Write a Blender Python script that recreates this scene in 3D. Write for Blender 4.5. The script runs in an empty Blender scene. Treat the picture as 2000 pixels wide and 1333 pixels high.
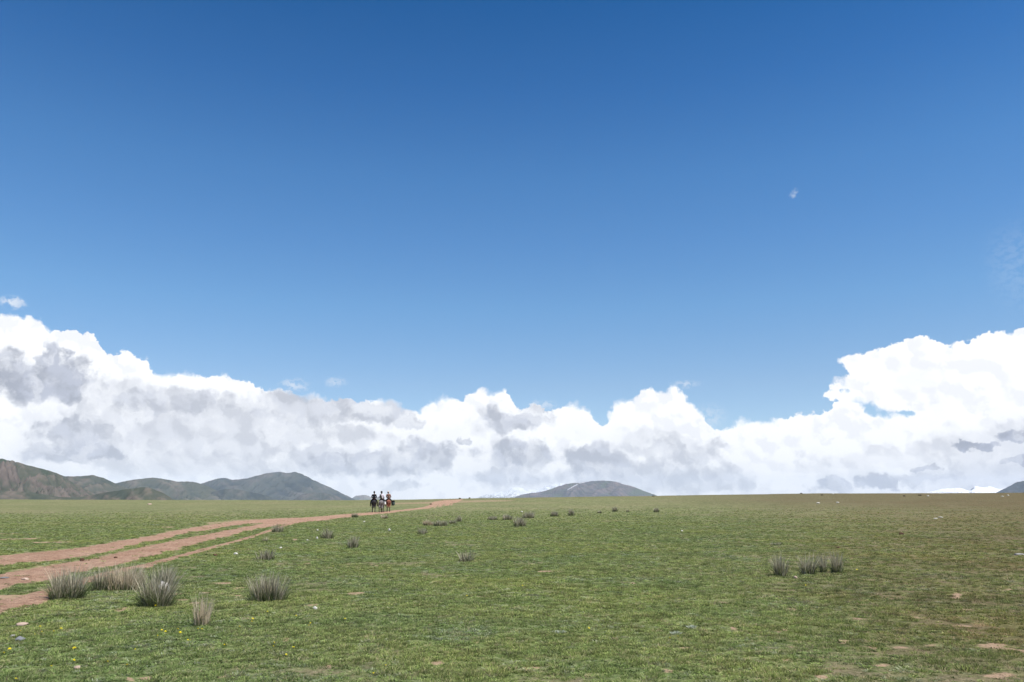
import bpy, math, random
import numpy as np
from mathutils import Vector, Matrix

R = math.radians
SC = bpy.context.scene
COL = SC.collection

# ------------------------------------------------------------------ camera
F_PX = 1556.0                      # 28 mm on a 36 mm wide frame, in pixels of a 2000 px wide picture
EYE = 1.60
PITCH = math.atan((978 - 666.5) / F_PX)
cam_d = bpy.data.cameras.new('camera'); cam_d.lens = 28.0; cam_d.sensor_width = 36.0
cam_d.clip_start = 0.1; cam_d.clip_end = 120000
cam = bpy.data.objects.new('camera', cam_d); COL.objects.link(cam)
cam.location = (0, 0, EYE); cam.rotation_euler = (R(90) + PITCH, 0, 0)
SC.camera = cam

# ------------------------------------------------------------------ exposure
SC.view_settings.view_transform = 'Standard'; SC.view_settings.look = 'None'
SC.view_settings.exposure = 0.5; SC.view_settings.gamma = 1.0
SC.view_settings.use_curve_mapping = False
SC.cycles.use_denoising = True
SC.render.filter_size = 1.35
SC.cycles.max_bounces = 6; SC.cycles.diffuse_bounces = 3; SC.cycles.volume_bounces = 1
SC.cycles.transparent_max_bounces = 8
SUN_EL, SUN_AZ = R(60), R(122)      # azimuth clockwise from +Y (to the right of the view)

# direction (azimuth, elevation) of a picture position
def pix_dir(px, py):
    px = np.asarray(px, float); py = np.asarray(py, float)
    X = (px - 1000) / F_PX; Y = (666.5 - py) / F_PX
    c, s = math.cos(PITCH), math.sin(PITCH)
    dx = X; dy = c - Y * s; dz = s + Y * c
    return dx, dy, dz
def azel(px, py):
    dx, dy, dz = pix_dir(px, py)
    return np.arctan2(dx, dy), np.arctan2(dz, np.hypot(dx, dy))

# ------------------------------------------------------------------ sun
sun_d = bpy.data.lights.new('sun', 'SUN'); sun_d.energy = 4.8; sun_d.angle = R(0.53)
sun_d.color = (1.0, 0.96, 0.90)
sun = bpy.data.objects.new('sun', sun_d); COL.objects.link(sun)
sdir = Vector((math.sin(SUN_AZ) * math.cos(SUN_EL), math.cos(SUN_AZ) * math.cos(SUN_EL), math.sin(SUN_EL)))
sun.rotation_euler = sdir.to_track_quat('Z', 'Y').to_euler()
sun.location = sdir * 50

# ------------------------------------------------------------------ node helper
class NT:
    def __init__(s, tree): s.t = tree; s.n = tree.nodes; s.l = tree.links
    def new(s, kind, **kw):
        n = s.n.new(kind)
        for k, v in kw.items(): setattr(n, k, v)
        return n
    def put(s, sock, v):
        if isinstance(v, bpy.types.NodeSocket): s.l.new(v, sock)
        elif v is not None:
            if hasattr(sock.default_value, '__len__') and not hasattr(v, '__len__'): v = (v,) * len(sock.default_value)
            if hasattr(v, '__len__') and len(sock.default_value) == 4 and len(v) == 3: v = (*v, 1)
            sock.default_value = v
    def M(s, op, a, b=None, c=None, clamp=False):
        n = s.new('ShaderNodeMath', operation=op, use_clamp=clamp)
        for i, v in enumerate((a, b, c)):
            if v is not None: s.put(n.inputs[i], v)
        return n.outputs[0]
    def V(s, op, a, b=None, scale=None):
        n = s.new('ShaderNodeVectorMath', operation=op)
        s.put(n.inputs[0], a)
        if b is not None: s.put(n.inputs[1], b)
        if scale is not None: s.put(n.inputs['Scale'], scale)
        return n.outputs['Value'] if op in ('LENGTH', 'DOT_PRODUCT', 'DISTANCE') else n.outputs[0]
    def noise(s, vec, scale, detail=4, rough=0.5, dist=0.0, dim='3D', lac=2.0, color=False):
        n = s.new('ShaderNodeTexNoise', noise_dimensions=dim)
        s.put(n.inputs['Vector'], vec); s.put(n.inputs['Scale'], scale)
        n.inputs['Detail'].default_value = detail; n.inputs['Roughness'].default_value = rough
        n.inputs['Lacunarity'].default_value = lac; n.inputs['Distortion'].default_value = dist
        return n.outputs['Color'] if color else n.outputs['Fac']
    def mix(s, f, a, b, mode='MIX'):
        n = s.new('ShaderNodeMix', data_type='RGBA', blend_type=mode)
        s.put(n.inputs[0], f); s.put(n.inputs[6], a); s.put(n.inputs[7], b)
        return n.outputs[2]
    def mapr(s, v, a, b, c=0.0, d=1.0, smooth=True):
        n = s.new('ShaderNodeMapRange', interpolation_type='SMOOTHSTEP' if smooth else 'LINEAR', clamp=True)
        s.put(n.inputs[0], v)
        for i, x in enumerate((a, b, c, d)): s.put(n.inputs[1 + i], x)
        return n.outputs[0]
    def ramp(s, f, stops):
        n = s.new('ShaderNodeValToRGB'); s.put(n.inputs[0], f)
        e = n.color_ramp.elements
        while len(e) < len(stops): e.new(0.5)
        for i, (p, c) in enumerate(stops): e[i].position = p; e[i].color = (*c, 1) if len(c) == 3 else c
        return n.outputs[0]

# ------------------------------------------------------------------ world: clear sky with a far cloud bank
def build_world():
    w = bpy.data.worlds.new('World'); SC.world = w; w.use_nodes = True
    T = NT(w.node_tree); T.n.clear()
    sky = T.new('ShaderNodeTexSky', sky_type='NISHITA', sun_disc=False)
    sky.sun_elevation = SUN_EL; sky.sun_rotation = SUN_AZ
    sky.altitude = 3000; sky.air_density = 1.0; sky.dust_density = 0.05; sky.ozone_density = 3.0
    tc = T.new('ShaderNodeTexCoord').outputs['Generated']
    sx = T.new('ShaderNodeSeparateXYZ'); T.put(sx.inputs[0], tc)
    x, y, z = sx.outputs
    az = T.M('ARCTAN2', x, y)
    hyp = T.M('SQRT', T.M('ADD', T.M('MULTIPLY', x, x), T.M('MULTIPLY', y, y)))
    el = T.M('ARCTAN2', z, hyp)
    cmb = T.new('ShaderNodeCombineXYZ'); T.put(cmb.inputs[0], az); T.put(cmb.inputs[1], el)
    P = cmb.outputs[0]
    # domain warps
    w1 = T.V('SUBTRACT', T.noise(P, 26, 5, 0.55, dim='2D', color=True), (0.5, 0.5, 0.5))
    w2 = T.V('SUBTRACT', T.noise(P, 95, 5, 0.6, dim='2D', color=True), (0.5, 0.5, 0.5))
    Pa = T.V('ADD', P, T.V('MULTIPLY', w2, (0.012, 0.010, 0)))
    Pb = T.V('ADD', P, T.V('ADD', T.V('MULTIPLY', w1, (0.070, 0.026, 0)), T.V('MULTIPLY', w2, (0.016, 0.010, 0))))
    # billows (inverted cells) for cauliflower edges
    def billow(vec, sc):
        v = T.new('ShaderNodeTexVoronoi', voronoi_dimensions='2D', feature='SMOOTH_F1')
        T.put(v.inputs['Vector'], vec); v.inputs['Scale'].default_value = sc
        v.inputs['Smoothness'].default_value = 0.35
        return v.outputs['Distance']
    b1 = billow(Pa, 42); b2 = billow(Pa, 105)
    bil = T.M('ADD', T.M('MULTIPLY', b1, -0.65), T.M('MULTIPLY', b2, -0.35))     # about -0.9..0
    n1 = T.noise(P, 60, 8, 0.62, dim='2D')
    edge = T.M('ADD', T.M('MULTIPLY', T.M('ADD', bil, 0.42), 0.011), T.M('MULTIPLY', T.M('SUBTRACT', n1, 0.5), 0.013))
    spa = T.new('ShaderNodeSeparateXYZ'); T.put(spa.inputs[0], Pa)
    A0, A1, EM = -0.72, 0.72, 0.4
    un = T.M('DIVIDE', T.M('SUBTRACT', spa.outputs[0], A0), A1 - A0)
    ev = spa.outputs[1]
    def curve(pts):
        n = T.new('ShaderNodeFloatCurve'); T.put(n.inputs['Value'], un)
        c = n.mapping.curves[0]
        a, e = azel([p[0] for p in pts], [p[1] for p in pts])
        P2 = [((a[i] - A0) / (A1 - A0), e[i] / EM) for i in range(len(pts))]
        P2 = [(0.0, P2[0][1])] + P2 + [(1.0, P2[-1][1])]
        while len(c.points) < len(P2): c.points.new(0.5, 0.5)
        for i, p in enumerate(P2): c.points[i].location = p; c.points[i].handle_type = 'AUTO'
        n.mapping.update()
        return T.M('MULTIPLY', n.outputs[0], EM)
    top = curve([(0,618),(40,617),(75,628),(100,647),(125,650),(150,648),(175,655),(200,672),(212,690),(240,689),(270,697),
        (295,712),(306,728),(330,730),(355,727),(385,727),(410,735),(460,735),(500,748),(520,760),(560,769),(600,772),(640,778),
        (700,785),(760,785),(800,800),(818,806),(840,787),(870,781),(905,784),(920,768),(940,762),(960,770),(985,763),(1000,785),
        (1015,797),(1045,790),(1070,802),(1110,793),(1140,797),(1155,813),(1178,820),(1195,808),(1206,786),(1245,776),(1262,762),
        (1290,767),(1320,762),(1345,778),(1360,800),(1380,825),(1400,840),(1430,830),(1480,822),(1520,818),(1560,806),(1600,807),
        (1620,800),(1640,785),(1680,785),(1692,803),(1720,817),(1745,812),(1780,805),(1830,800),(2000,790)])
    f_top = T.M('SUBTRACT', top, ev)
    an_t = curve([(1560,800),(1615,760),(1632,712),(1645,698),(1700,689),(1730,678),(1765,668),(1800,660),(1840,666),(1900,662),(1940,651),(2000,643)])
    an_b = curve([(1560,650),(1610,660),(1636,700),(1655,724),(1672,752),(1690,782),(1715,797),(1760,803),(1810,808),(1840,860),(2000,900)])
    f_an = T.M('MINIMUM', T.M('SUBTRACT', an_t, ev), T.M('SUBTRACT', ev, an_b))
    def ell(vec, cx, cy, rx, ry):
        a, e = azel(cx, cy)
        d = T.V('MULTIPLY', T.V('SUBTRACT', vec, (float(a), float(e), 0)), (F_PX / rx, F_PX / ry, 0))
        return T.M('SUBTRACT', 1.0, T.V('LENGTH', d))
    tip = T.M('MULTIPLY', ell(Pa, 1690, 762, 62, 24), 0.012)
    f = T.M('MAXIMUM', T.M('MAXIMUM', f_top, f_an), tip)
    f = T.M('ADD', f, edge)
    soft = T.mapr(T.noise(P, 14, 2, 0.5, dim='2D'), 0.38, 0.68, 0.0011, 0.0060)
    alpha = T.mapr(f, T.M('MULTIPLY', soft, -1), soft)
    depth_in = T.mapr(f, 0.0, 0.045)                # how far inside the cloud bank
    # grey, shaded cloud masses
    G = None
    lump = T.M('MULTIPLY', T.M('ADD', bil, 0.42), 0.55)
    greys = [(55,742,112,42,1.0),(108,712,30,40,1.0),(8,706,26,28,.9),(135,745,42,36,1.0),
        (330,788,130,26,.70),(230,775,80,40,.45),(420,800,120,22,.55),(300,840,170,46,.50),(450,850,190,52,.52),(148,845,62,34,.80),(150,884,82,22,.85),(215,875,60,26,.6),
        (590,800,115,34,.70),(715,803,100,26,.75),(805,826,34,13,.6),(570,775,40,12,.4),(640,850,120,26,.5),(360,905,170,30,.42),
        (715,905,130,28,.85),(840,893,66,34,.85),(630,895,70,40,.65),(780,950,50,12,.5),(500,915,90,26,.45),
        (990,822,76,24,.85),(910,860,20,9,.8),(1045,797,34,12,.5),
        (1020,888,86,34,.90),(1000,930,64,22,.6),(1170,903,68,40,.85),(1250,930,170,32,.65),(1330,880,74,32,.6),(1400,943,90,26,.55),
        (1270,858,60,26,.35),(1630,947,50,15,.8),(1712,945,26,14,.8),(1905,868,40,9,1.1),(1988,853,40,13,1.1),(1812,912,16,6,.9),
        (1990,900,30,8,1.0),(1800,932,80,10,.6),(1930,930,120,30,.42),(1960,880,130,50,.38),(1760,895,180,18,.22)]
    for cx, cy, rx, ry, st in greys:
        e = T.M('MULTIPLY', T.mapr(T.M('ADD', ell(Pb, cx, cy, rx, ry), lump), -0.12, 0.34), st)
        G = e if G is None else T.M('MAXIMUM', G, e)
    gn = T.noise(Pb, 30, 7, 0.6, dim='2D')
    grey = T.M('MULTIPLY', G, T.mapr(gn, 0.34, 0.56, 0.62, 1.0))
    # relief, lit from the upper right
    def relief(sc, off, det, ro):
        a = T.noise(Pb, sc, det, ro, dim='2D')
        b = T.noise(T.V('ADD', Pb, (-off, -off * 1.6, 0)), sc, det, ro, dim='2D')
        return T.M('SUBTRACT', a, b)
    b0 = T.M('SUBTRACT', billow(T.V('ADD', Pb, (-0.006, -0.012, 0)), 17), billow(Pb, 17))
    rl = T.M('ADD', T.M('MULTIPLY', relief(24, 0.008, 6, 0.58), 0.8), T.M('MULTIPLY', T.M('SUBTRACT', billow(T.V('ADD', Pa, (-0.003, -0.005, 0)), 42), b1), 0.55))
    rl = T.M('ADD', rl, T.M('MULTIPLY', b0, 0.45))
    white = (1.04, 1.05, 1.07); gcol = (0.425, 0.455, 0.545); pale = (0.80, 0.82, 0.88)
    c = T.mix(T.mapr(rl, -0.02, 0.18, 0.0, 0.5), white, pale)
    broad = T.M('MULTIPLY', T.mapr(T.noise(Pb, 9, 4, 0.5, dim='2D'), 0.45, 0.7), T.M('MULTIPLY', depth_in, 0.38))
    c = T.mix(broad, c, pale)
    c = T.mix(T.M('MULTIPLY', grey, 0.92), c, gcol)
    shade = T.M('SUBTRACT', 1.0, T.M('MULTIPLY', T.mapr(rl, -0.16, 0.18, -0.5, 0.5), T.M('MULTIPLY', grey, 0.26)))
    c = T.V('SCALE', c, scale=shade)
    # thin wisps in the blue
    W = None
    for cx, cy, rx, ry, st in [(25,592,26,13,.8),(575,753,34,14,.6),(657,747,26,11,.5),(1338,751,34,10,.5),(1547,381,9,6,.38),(1554,373,7,7,.32),
                               (1990,520,60,90,.10),(1060,792,34,12,.5),(1385,815,40,30,.35),(20,690,30,24,.3)]:
        e = T.M('MULTIPLY', T.mapr(ell(Pa, cx, cy, rx, ry), -0.1, 0.9), st)
        W = e if W is None else T.M('MAXIMUM', W, e)
    wn = T.noise(T.V('MULTIPLY', Pa, (1, 1.6, 0)), 110, 8, 0.66, dim='2D')
    W = T.M('MULTIPLY', W, T.mapr(wn, 0.36, 0.60))
    # clear sky colour: the Nishita sky graded to a deep high-altitude blue
    grade = T.ramp(T.M('DIVIDE', el, R(40)), SKY_GRADE)
    base = T.V('MULTIPLY', sky.outputs[0], T.V('SCALE', grade, scale=2.0))
    base = T.V('SCALE', base, scale=SKY_STRENGTH)
    out = T.mix(W, base, (0.61, 0.64, 0.69))
    out = T.mix(alpha, out, T.V('SCALE', c, scale=0.755))
    bg = T.new('ShaderNodeBackground'); T.put(bg.inputs[0], out); bg.inputs[1].default_value = 1.0
    o = T.new('ShaderNodeOutputWorld'); T.l.new(bg.outputs[0], o.inputs[0])
SKY_STRENGTH = 0.10
SKY_GRADE = [(0.0,(.52,.48,.44)),(0.201,(.490,.511,.487)),(0.34,(.400,.550,.570)),(0.454,(.318,.520,.600)),(0.566,(.248,.492,.605)),(0.717,(.122,.388,.562)),(0.859,(.042,.315,.505)),(1.0,(.03,.27,.45))]
build_world()

# ================================================================== numpy helpers
_prm = np.random.RandomState(7).permutation(256); _prm = np.concatenate([_prm, _prm])
_ang = np.random.RandomState(8).rand(256) * 2 * np.pi; _gx = np.cos(_ang); _gy = np.sin(_ang)
def perlin(x, y):
    xi = np.floor(x).astype(int); yi = np.floor(y).astype(int); xf = x - xi; yf = y - yi
    xi &= 255; yi &= 255
    u = xf**3 * (xf * (xf * 6 - 15) + 10); v = yf**3 * (yf * (yf * 6 - 15) + 10)
    def g(ix, iy, fx, fy):
        k = _prm[(_prm[ix & 255] + iy) & 255]; return _gx[k] * fx + _gy[k] * fy
    a = g(xi, yi, xf, yf); b = g(xi + 1, yi, xf - 1, yf); c = g(xi, yi + 1, xf, yf - 1); d = g(xi + 1, yi + 1, xf - 1, yf - 1)
    return ((a * (1 - u) + b * u) * (1 - v) + (c * (1 - u) + d * u) * v) * 1.5
def fbm(x, y, o=4, g=0.5):
    s = 0; a = 1; t = 0
    for i in range(o):
        s = s + a * perlin(x * 2**i + 17.3 * i, y * 2**i + 5.1 * i); t += a; a *= g
    return s / t
def ridged(x, y, o=5, g=0.5):
    s = 0; a = 1; t = 0
    for i in range(o):
        s = s + a * (1 - np.abs(perlin(x * 2**i + 31.7 * i, y * 2**i + 9.2 * i)) * 1.6); t += a; a *= g
    return s / t
def sstep(a, b, x):
    t = np.clip((x - a) / (b - a), 0, 1); return t * t * (3 - 2 * t)

# ------------------------------------------------------------------ lie of the land
_sk = [(-600,976),(0,976),(500,977),(700,976),(800,975.5),(860,974.5),(900,973.5),(1000,972),(1280,968.5),(1500,965),(1600,963),(2000,962),(2600,962)]
_ska, _ske = azel([p[0] for p in _sk], [p[1] for p in _sk])
def height(x, y):
    x = np.asarray(x, float); y = np.asarray(y, float)
    r = np.hypot(x, y); a = np.arctan2(x, y)
    rc = np.interp(a, azel([0, 900, 2000], [975] * 3)[0], [340, 270, 230])
    hc = EYE + rc * np.tan(np.interp(a, _ska, _ske))
    hc = hc - 0.12
    t = np.clip((r - 45) / (rc - 45), 0, 1)
    h = hc * (0.35 * t + 0.65 * t * t * (3 - 2 * t))
    fall = np.clip(r - rc, 0, None)
    h = h - np.minimum(fall * 0.02 + fall**2 * 2e-5, 60 + fall * 0.002)
    left = sstep(0.0, -0.25, a)
    h = h - left * 0.35 * np.exp(-((r - 200) / 45)**2) + left * 0.12 * np.exp(-((r - 120) / 30)**2)
    k = sstep(2, 9, r)
    h = h + k * (0.05 * fbm(x * 0.16, y * 0.16, 3) + 0.012 * fbm(x * 1.3, y * 1.3, 2)) + sstep(60, 150, r) * 0.14 * fbm(x * 0.025, y * 0.025, 2) + sstep(120, 220, r) * 0.22 * fbm(x * 0.013 + 3, y * 0.013, 3)
    return h

def ground_at(px, py):
    """ground point under a position of the photograph; shape (...,3)"""
    dx, dy, dz = pix_dir(px, py)
    L = np.hypot(dx, dy); shp = np.shape(L)
    dx = np.atleast_1d(dx / L).ravel(); dy = np.atleast_1d(dy / L).ravel(); s = np.atleast_1d(dz / L).ravel()
    rs = np.geomspace(3, 420, 2600)
    X = dx[:, None] * rs; Y = dy[:, None] * rs
    hit = (EYE + s[:, None] * rs) <= height(X, Y)
    i = np.where(hit.any(1), hit.argmax(1), len(rs) - 1)
    i = np.where(hit.any(1), i, np.abs(rs - 250).argmin())
    r = rs[i]; X = dx * r; Y = dy * r
    return np.stack([X, Y, height(X, Y)], -1).reshape(*shp, 3)

# ------------------------------------------------------------------ mesh helpers
def mesh_np(name, verts, faces, mats=(), smooth=False, attrs=None, fmat=None):
    me = bpy.data.meshes.new(name)
    verts = np.asarray(verts, np.float32); faces = np.asarray(faces, np.int32)
    k = faces.shape[1]
    me.vertices.add(len(verts)); me.vertices.foreach_set('co', verts.ravel())
    me.loops.add(faces.size); me.loops.foreach_set('vertex_index', faces.ravel())
    me.polygons.add(len(faces)); me.polygons.foreach_set('loop_start', np.arange(0, faces.size, k, dtype=np.int32))
    me.update(calc_edges=True)
    for m in mats: me.materials.append(m)
    if smooth: me.polygons.foreach_set('use_smooth', np.ones(len(faces), bool))
    if fmat is not None: me.polygons.foreach_set('material_index', np.asarray(fmat, np.int32))
    for n, v in (attrs or {}).items():
        a = me.attributes.new(n, 'FLOAT', 'POINT'); a.data.foreach_set('value', np.asarray(v, np.float32).ravel())
    me.update(); me.validate()
    return me
def link(name, me, parent=None, loc=None):
    o = bpy.data.objects.new(name, me); COL.objects.link(o)
    if parent: o.parent = parent
    if loc is not None: o.location = loc
    return o
def tag(o, label=None, cat=None, group=None, kind=None):
    if label: o['label'] = label
    if cat: o['category'] = cat
    if group: o['group'] = group
    if kind: o['kind'] = kind
    return o
def grid_faces(nr, nc, wrap=False):
    i = np.arange(nr - 1)[:, None]; j = np.arange(nc if wrap else nc - 1)[None]
    j2 = (j + 1) % nc
    return np.stack([i * nc + j, i * nc + j2, (i + 1) * nc + j2, (i + 1) * nc + j], -1).reshape(-1, 4)

def mat(name, build):
    m = bpy.data.materials.new(name); m.use_nodes = True
    T = NT(m.node_tree); T.n.clear()
    b = T.new('ShaderNodeBsdfPrincipled'); o = T.new('ShaderNodeOutputMaterial')
    T.l.new(b.outputs[0], o.inputs[0])
    b.inputs['Roughness'].default_value = 0.9; b.inputs['Specular IOR Level'].default_value = 0.15
    build(T, b, o)
    return m
def simple(name, col, rough=0.85, var=0.25, scale=12, spec=0.15):
    def f(T, b, o):
        p = T.new('ShaderNodeTexCoord').outputs['Object']
        n = T.noise(p, scale, 4, 0.6)
        T.put(b.inputs['Base Color'], T.mix(n, tuple(c * (1 - var) for c in col), tuple(min(1, c * (1 + var)) for c in col)))
        b.inputs['Roughness'].default_value = rough; b.inputs['Specular IOR Level'].default_value = spec
    return mat(name, f)

# ------------------------------------------------------------------ tracks and bare patches (in photograph positions)
TRACKS = [  # (x, upper edge, lower edge)
    [(-260,1148,1192),(-120,1112,1142),(0,1084,1107),(57,1079,1100),(90,1076.5,1095.5),(120,1073,1091),(150,1070,1086.5),(200,1062,1078.5),(285,1047,1059.5),(370,1031,1042),(456,1018,1027),(520,1014,1021),(585,1010,1017)],
    [(-260,1206,1262),(-120,1156,1196),(0,1119,1151),(57,1111,1141),(90,1104.5,1132),(120,1099.5,1124),(150,1095,1118),(200,1086.5,1109),(285,1066.5,1090),(370,1049,1067),(456,1033,1044),(500,1025,1035),(560,1014,1026),(600,1010.5,1020),
     (671,1004.5,1011),(728,1000.5,1005.5),(785,996,999.5),(828,990.5,994.5),(838,987,994.5),(845,981,994.5),(855,978,993.5),(868,976.5,992.5),(880,976,991),(887,975.6,984),(905,974.8,976)],
    [(-200,1240,1290),(0,1171,1199),(85,1152,1177),(130,1138,1156),(200,1119,1129),(250,1107,1117),(285,1101,1109),(370,1078,1085),(456,1056.5,1062),(500,1043.5,1049),(528,1033.5,1039),(575,1019.5,1024),(610,1014,1019)]]
PATCH = [(40,1053,50,2.5),(95,1060,50,2),(15,1043,30,1.2),(330,1030,26,1.2),(240,1190,26,5),(370,1160,34,4),(355,1172,26,3),(462,1163,22,3),(595,1183,18,3),
    (645,1135,6,2),(600,1101,10,2),(640,1123,8,2),(610,1135,12,2),(735,1105,8,2.5),(920,1126,14,1.5),(1072,1117,24,2.5),(1095,1136,5,1),(700,1160,16,4),(575,1055,8,2.5),
    (730,1245,14,6),(925,1255,14,4),(990,1248,12,3),(1080,1214,8,3),(1190,1248,14,5),(1200,1255,10,3),(980,1305,26,6),(1050,1305,18,5),(1110,1285,8,4),(1250,1290,6,4),(870,1296,14,4),
    (300,1225,16,2),(262,1330,12,5),(300,1326,14,5),(430,1325,10,5),(110,1214,10,2),(60,1232,8,3),(250,1302,10,3),(1405,1178,14,4),(1550,1190,16,4),(1600,1200,14,3),
    (1430,1230,10,6),(1490,1273,16,6),(1465,1292,14,4),(1530,1230,12,5),(1540,1290,12,5),(1450,1325,12,5),(1660,1190,10,4),(1680,1210,14,3),(1868,1166,12,9),(1900,1192,14,5),
    (1780,1208,40,3),(1870,1222,18,4),(1645,1255,14,4),(1760,1265,20,5),(1830,1262,24,5),(1700,1265,14,4),(1550,1265,18,4),(1940,1262,30,6),(1980,1270,26,6),(1900,1240,18,4),(1600,1320,14,6),(1970,1152,14,2.5),
    (1990,1085,14,1.5),(1240,1140,10,2),(1320,1230,14,4),(430,1140,34,4),(470,1150,26,3),(395,1180,26,3),(10,1165,40,5),(150,1190,14,2),
    (1340,1270,12,4),(830,1220,12,4),(560,1250,14,4),(650,1300,16,5),(780,1315,10,3),(1150,1320,14,5),(1860,1310,26,7),(1950,1320,26,8),(1720,1300,18,6),(1300,1310,18,6)]
def track_field(x, y):
    """>0 inside the worn strips: photograph rows between each strip's two edges, in metres across"""
    return None

def strip_points(tr, n):
    """edges of a track as ground points resampled n times"""
    t = np.array(tr, float)
    s = np.concatenate([[0], np.cumsum(np.hypot(np.diff(t[:, 0]), np.diff((t[:, 1] + t[:, 2]) * 2)))])
    q = np.linspace(0, s[-1], n)
    x = np.interp(q, s, t[:, 0]); a = np.interp(q, s, t[:, 1]); b = np.interp(q, s, t[:, 2])
    ker = np.hanning(max(3, n // 90 * 2 + 1)); ker /= ker.sum(); h = len(ker) // 2
    sm = lambda v: np.convolve(np.pad(v, h, mode='reflect', reflect_type='odd'), ker, 'valid')
    x, a, b = sm(x), sm(a), sm(b)
    return ground_at(x, a)[:, :2], ground_at(x, b)[:, :2]
STRIPS = [strip_points(t, 260) for t in TRACKS]

def strip_dist(x, y):
    """signed distance in metres to the strips (positive inside), for arrays x,y"""
    best = np.full(np.shape(x), -9.0)
    for U, Lw in STRIPS:
        C = (U + Lw) / 2; W = np.linalg.norm(U - Lw, axis=1) / 2
        # true half-width is measured across the line of travel
        d = np.gradient(C, axis=0); d /= np.linalg.norm(d, axis=1)[:, None] + 1e-9
        nrm = np.stack([-d[:, 1], d[:, 0]], 1)
        W = np.abs(((U - Lw) / 2 * nrm).sum(1))
        k = 400
        xf = np.ravel(x); yf = np.ravel(y); out = np.full(len(xf), -9.0)
        for i in range(0, len(xf), 20000):
            dd = np.hypot(xf[i:i+20000, None] - C[None, :, 0], yf[i:i+20000, None] - C[None, :, 1])
            out[i:i+20000] = (W[None] - dd).max(1)
        best = np.maximum(best, out.reshape(np.shape(x)))
    return best
PC = ground_at([p[0] for p in PATCH], [p[1] for p in PATCH])
PR = np.hypot(PC[:, 0], PC[:, 1])
_near = ground_at([p[0] for p in PATCH], [p[1] + p[3] for p in PATCH])
PRX = np.array([p[2] for p in PATCH]) * PR / F_PX
PRY = np.maximum(np.abs(np.hypot(_near[:, 0], _near[:, 1]) - PR), 0.05)
def bare_field(x, y):
    xf = np.ravel(x); yf = np.ravel(y); out = np.zeros(len(xf))
    wx = xf + 0.25 * fbm(xf * 2.1, yf * 2.1, 3); wy = yf + 0.25 * fbm(xf * 2.1 + 40, yf * 2.1, 3)
    r = np.hypot(xf, yf)
    ang = np.arctan2(xf, yf)
    for i in range(len(PATCH)):
        a0 = math.atan2(PC[i, 0], PC[i, 1])
        sel = (np.abs(r - PR[i]) < PRY[i] * 3 + 1) & (np.abs(ang - a0) < 0.2)
        if not sel.any(): continue
        ca, sa = math.cos(a0), math.sin(a0)
        dx = wx[sel] - PC[i, 0]; dy = wy[sel] - PC[i, 1]
        u = (dx * ca - dy * sa) / PRX[i]; v = (dx * sa + dy * ca) / PRY[i]
        out[sel] = np.maximum(out[sel], np.clip(1.35 - np.hypot(u, v), 0, 1.0))
    rnd = fbm(xf * 0.9 + 3, yf * 0.55, 4, 0.6)
    rightness = sstep(0.05, 0.45, ang)
    out = np.maximum(out, sstep(0.34, 0.66, rnd + 0.12 * rightness) * 0.7)
    return out.reshape(np.shape(x))

# ================================================================== ground
def ground_cols(T):
    """turf colour from world position; returns colour, lumps height"""
    P = T.new('ShaderNodeNewGeometry').outputs['Position']
    big = T.noise(P, 0.045, 3, 0.5); mid = T.noise(P, 0.35, 4, 0.55); sm = T.noise(P, 2.6, 5, 0.6); fine = T.noise(P, 17, 4, 0.65)
    g = T.mix(T.mapr(big, 0.38, 0.62), GREEN_A, GREEN_B)
    g = T.mix(T.M('MULTIPLY', T.mapr(mid, 0.45, 0.62), 0.6), g, GREEN_C)
    g = T.mix(T.M('MULTIPLY', T.mapr(T.noise(P, 0.9, 5, 0.6), 0.54, 0.68), 0.5), g, GREY_G)
    return P, g, big, mid, sm, fine
GREEN_A = (0.110, 0.148, 0.045); GREEN_B = (0.142, 0.172, 0.050); GREEN_C = (0.088, 0.130, 0.048); GREY_G = (0.175, 0.195, 0.115)
SOIL = (0.34, 0.205, 0.145)
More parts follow.
